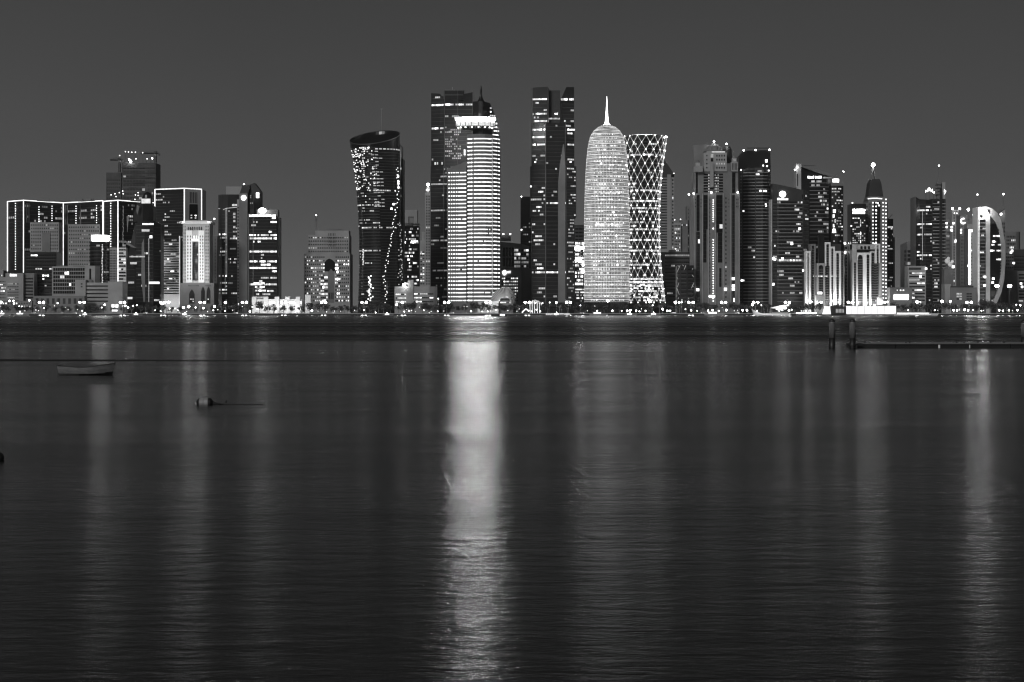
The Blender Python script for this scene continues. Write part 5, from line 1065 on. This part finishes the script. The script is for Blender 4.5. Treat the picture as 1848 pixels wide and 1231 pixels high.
def mr(v,a,b,c,d,smooth=False):
    q = N('ShaderNodeMapRange',interpolation_type='SMOOTHSTEP' if smooth else 'LINEAR'); L(v,q.inputs['Value'])
    for i,x in zip(('From Min','From Max','To Min','To Max'),(a,b,c,d)): q.inputs[i].default_value = x
    return q.outputs[0]
Y = sep.outputs['Y']
Yw = mth('ADD',Y,mth('MULTIPLY',mth('SUBTRACT',noise((.004,.0,0),2),.5),26.))
far = mr(Yw,262,300,0,1,True)                       # beyond ~290 m the bay lies smoother
band = mr(noise((.0016,.011,0),4,.3),.40,.62,0,1,True)
R_FAR0,R_FAR1,R_NEAR = .24,.31,.215
rfar = mth('ADD',mth('MULTIPLY',band,R_FAR1-R_FAR0),R_FAR0)
patch = mr(noise((.03,.12,0),3,.2),.35,.65,-.015,.015)
slick = mth('MULTIPLY',mr(noise((.006,.045,3),3,.2),.56,.66,0,1,True),-.015)
rnear = mth('ADD',mth('ADD',patch,R_NEAR),slick)
rough = mth('ADD',mth('MULTIPLY',rfar,far),mth('MULTIPLY',rnear,mth('SUBTRACT',1.,far)))
# surface relief: long soft ripples with finer ones on top, fading with distance
w1 = noise((.95,2.1,0),3,.5); w2 = noise((5.,8.,0),2,.4); w3 = noise((.09,.3,0),2,.2)
hgt = mth('ADD',mth('ADD',mth('MULTIPLY',w1,.034),mth('MULTIPLY',w2,.011)),mth('MULTIPLY',w3,.05))
b_ = N('ShaderNodeBump'); b_.inputs['Distance'].default_value = 1.; L(mr(Y,180,310,.75,.0),b_.inputs['Strength']); L(hgt,b_.inputs['Height'])
gl = N('ShaderNodeBsdfAnisotropic'); tg = N('ShaderNodeCombineXYZ'); tg.inputs[0].default_value = 1; L(tg.outputs[0],gl.inputs['Tangent']); gl.inputs['Anisotropy'].default_value = .45; gl.inputs['Rotation'].default_value = 0; gl.distribution = 'BECKMANN'; L(rough,gl.inputs['Roughness']); L(b_.outputs[0],gl.inputs['Normal'])
df = N('ShaderNodeBsdfDiffuse'); df.inputs['Color'].default_value = (.007,.007,.007,1)
fr = N('ShaderNodeFresnel'); fr.inputs['IOR'].default_value = 1.33
mx = N('ShaderNodeMixShader'); rf = mth('MULTIPLY',fr.outputs[0],mth('SUBTRACT',1.,mth('MULTIPLY',fr.outputs[0],.18))); slk = mth('ABSOLUTE',mth('SUBTRACT',mth('ADD',Y,mth('MULTIPLY',mth('SUBTRACT',noise((.02,.0,7),2),.5),14.)),164.)); rf = mth('MULTIPLY',rf,mth('SUBTRACT',1.,mth('MULTIPLY',mr(slk,1.,4.5,1.,0.,True),mth('MULTIPLY',mr(noise((.03,.01,9),2),.35,.6,.0,.5),mr(sep.outputs['X'],-25,22,1.,.12,True))))); rf = mth('MULTIPLY',rf,mth('SUBTRACT',1.,mth('MULTIPLY',far,mth('ADD',mr(Y,300,1500,.40,.08,True),mth('ADD',mr(noise((.0006,.014,0),3,.2),.38,.62,-.16,.2),mr(noise((.0003,.0028,5),3,.2),.4,.6,-.14,.16)))))); L(rf,mx.inputs[0]); L(df.outputs[0],mx.inputs[1]); L(gl.outputs[0],mx.inputs[2])
ou = N('ShaderNodeOutputMaterial'); L(mx.outputs[0],ou.inputs['Surface'])
o = MB(); o.face([(-30000,-600,0),(30000,-600,0),(30000,SD,0),(-30000,SD,0)],m); struct(o.build('water'))

# ================================================================== SKY, LIGHT, CAMERA
W = bpy.data.worlds.new('World'); SC.world = W; W.use_nodes = True; n = W.node_tree; n.nodes.clear()
tc = N('ShaderNodeTexCoord'); sp_ = N('ShaderNodeSeparateXYZ'); n.links.new(tc.outputs['Generated'],sp_.inputs[0])
rp = N('ShaderNodeValToRGB'); n.links.new(sp_.outputs['Z'],rp.inputs[0]); e = rp.color_ramp.elements
stops = [(0.,.035),(.499,.05),(.5,.128),(.508,.113),(.522,.087),(.536,.071),(.555,.060),(.575,.050),(.65,.02),(1.,.012)]
mapz = N('ShaderNodeMath',operation='MULTIPLY_ADD'); n.links.new(sp_.outputs['Z'],mapz.inputs[0]); mapz.inputs[1].default_value = .5; mapz.inputs[2].default_value = .5
n.links.new(mapz.outputs[0],rp.inputs[0])
e[0].position = 0; e[0].color = (stops[0][1],)*3+(1,); e[1].position = 1; e[1].color = (stops[-1][1],)*3+(1,)
for p,v in stops[1:-1]: q = e.new(p); q.color = (v,v,v,1)
sk = N('ShaderNodeTexSky'); sk.sky_type = 'NISHITA'; sk.sun_disc = False; sk.sun_elevation = math.radians(-6); sk.sun_rotation = math.radians(200)
bw = N('ShaderNodeRGBToBW'); n.links.new(sk.outputs[0],bw.inputs[0]); ml = N('ShaderNodeMath',operation='MULTIPLY'); ml.inputs[1].default_value = .05; n.links.new(bw.outputs[0],ml.inputs[0])
ad = N('ShaderNodeMath',operation='ADD'); n.links.new(ml.outputs[0],ad.inputs[0]); n.links.new(rp.outputs[0],ad.inputs[1])
bg = N('ShaderNodeBackground'); nz = N('ShaderNodeTexNoise'); nz.inputs['Scale'].default_value = 3.; nz.inputs['Detail'].default_value = 3; n.links.new(tc.outputs['Generated'],nz.inputs['Vector'])
nm = N('ShaderNodeMapRange'); nm.inputs['From Min'].default_value = .3; nm.inputs['From Max'].default_value = .7; nm.inputs['To Min'].default_value = .92; nm.inputs['To Max'].default_value = 1.06; n.links.new(nz.outputs['Fac'],nm.inputs['Value'])
nx = N('ShaderNodeMath',operation='MULTIPLY'); n.links.new(ad.outputs[0],nx.inputs[0]); n.links.new(nm.outputs[0],nx.inputs[1]); n.links.new(nx.outputs[0],bg.inputs['Color']); bg.inputs['Strength'].default_value = 1.
wo = N('ShaderNodeOutputWorld'); n.links.new(bg.outputs[0],wo.inputs['Surface'])
s = bpy.data.lights.new('city_fill','SUN'); s.energy = 1.4; s.angle = math.radians(12); so = bpy.data.objects.new('city_fill',s); COL.objects.link(so); so.rotation_euler = (math.radians(62),0,math.radians(-28))  # added soft fill, stands in for city light from behind the camera
cam = bpy.data.cameras.new('camera'); co = bpy.data.objects.new('camera',cam); COL.objects.link(co); co.location = (0,0,CZ); co.rotation_euler = (math.radians(90),0,0)
cam.sensor_width = 36; cam.lens = F/1848*36; cam.shift_y = -(615.5-HY)/1848; cam.clip_start = .5; cam.clip_end = 100000; SC.camera = co
SC.render.engine = 'CYCLES'; SC.view_settings.view_transform = 'Standard'; SC.view_settings.look = 'None'; SC.view_settings.exposure = 0; SC.view_settings.gamma = 1
hz = bpy.data.materials.new('night_haze'); hz.use_nodes = True; n = hz.node_tree; n.nodes.clear(); pv = N('ShaderNodeVolumePrincipled'); pv.inputs['Color'].default_value = (.9,.9,.9,1); pv.inputs['Density'].default_value = HAZE; pv.inputs['Anisotropy'].default_value = .2
oo = N('ShaderNodeOutputMaterial'); n.links.new(pv.outputs[0],oo.inputs['Volume'])
o = MB(); o.box(-6000,6000,-700,7000,-4,420,hz); struct(o.build('haze'),'stuff')
cy = SC.cycles; cy.max_bounces = 5; cy.diffuse_bounces = 2; cy.glossy_bounces = 3; cy.filter_width = 1.2; cy.sample_clamp_indirect = 40; cy.use_denoising = True; cy.caustics_reflective = True; cy.use_light_tree = True
SC.render.resolution_x = 1024; SC.render.resolution_y = 682
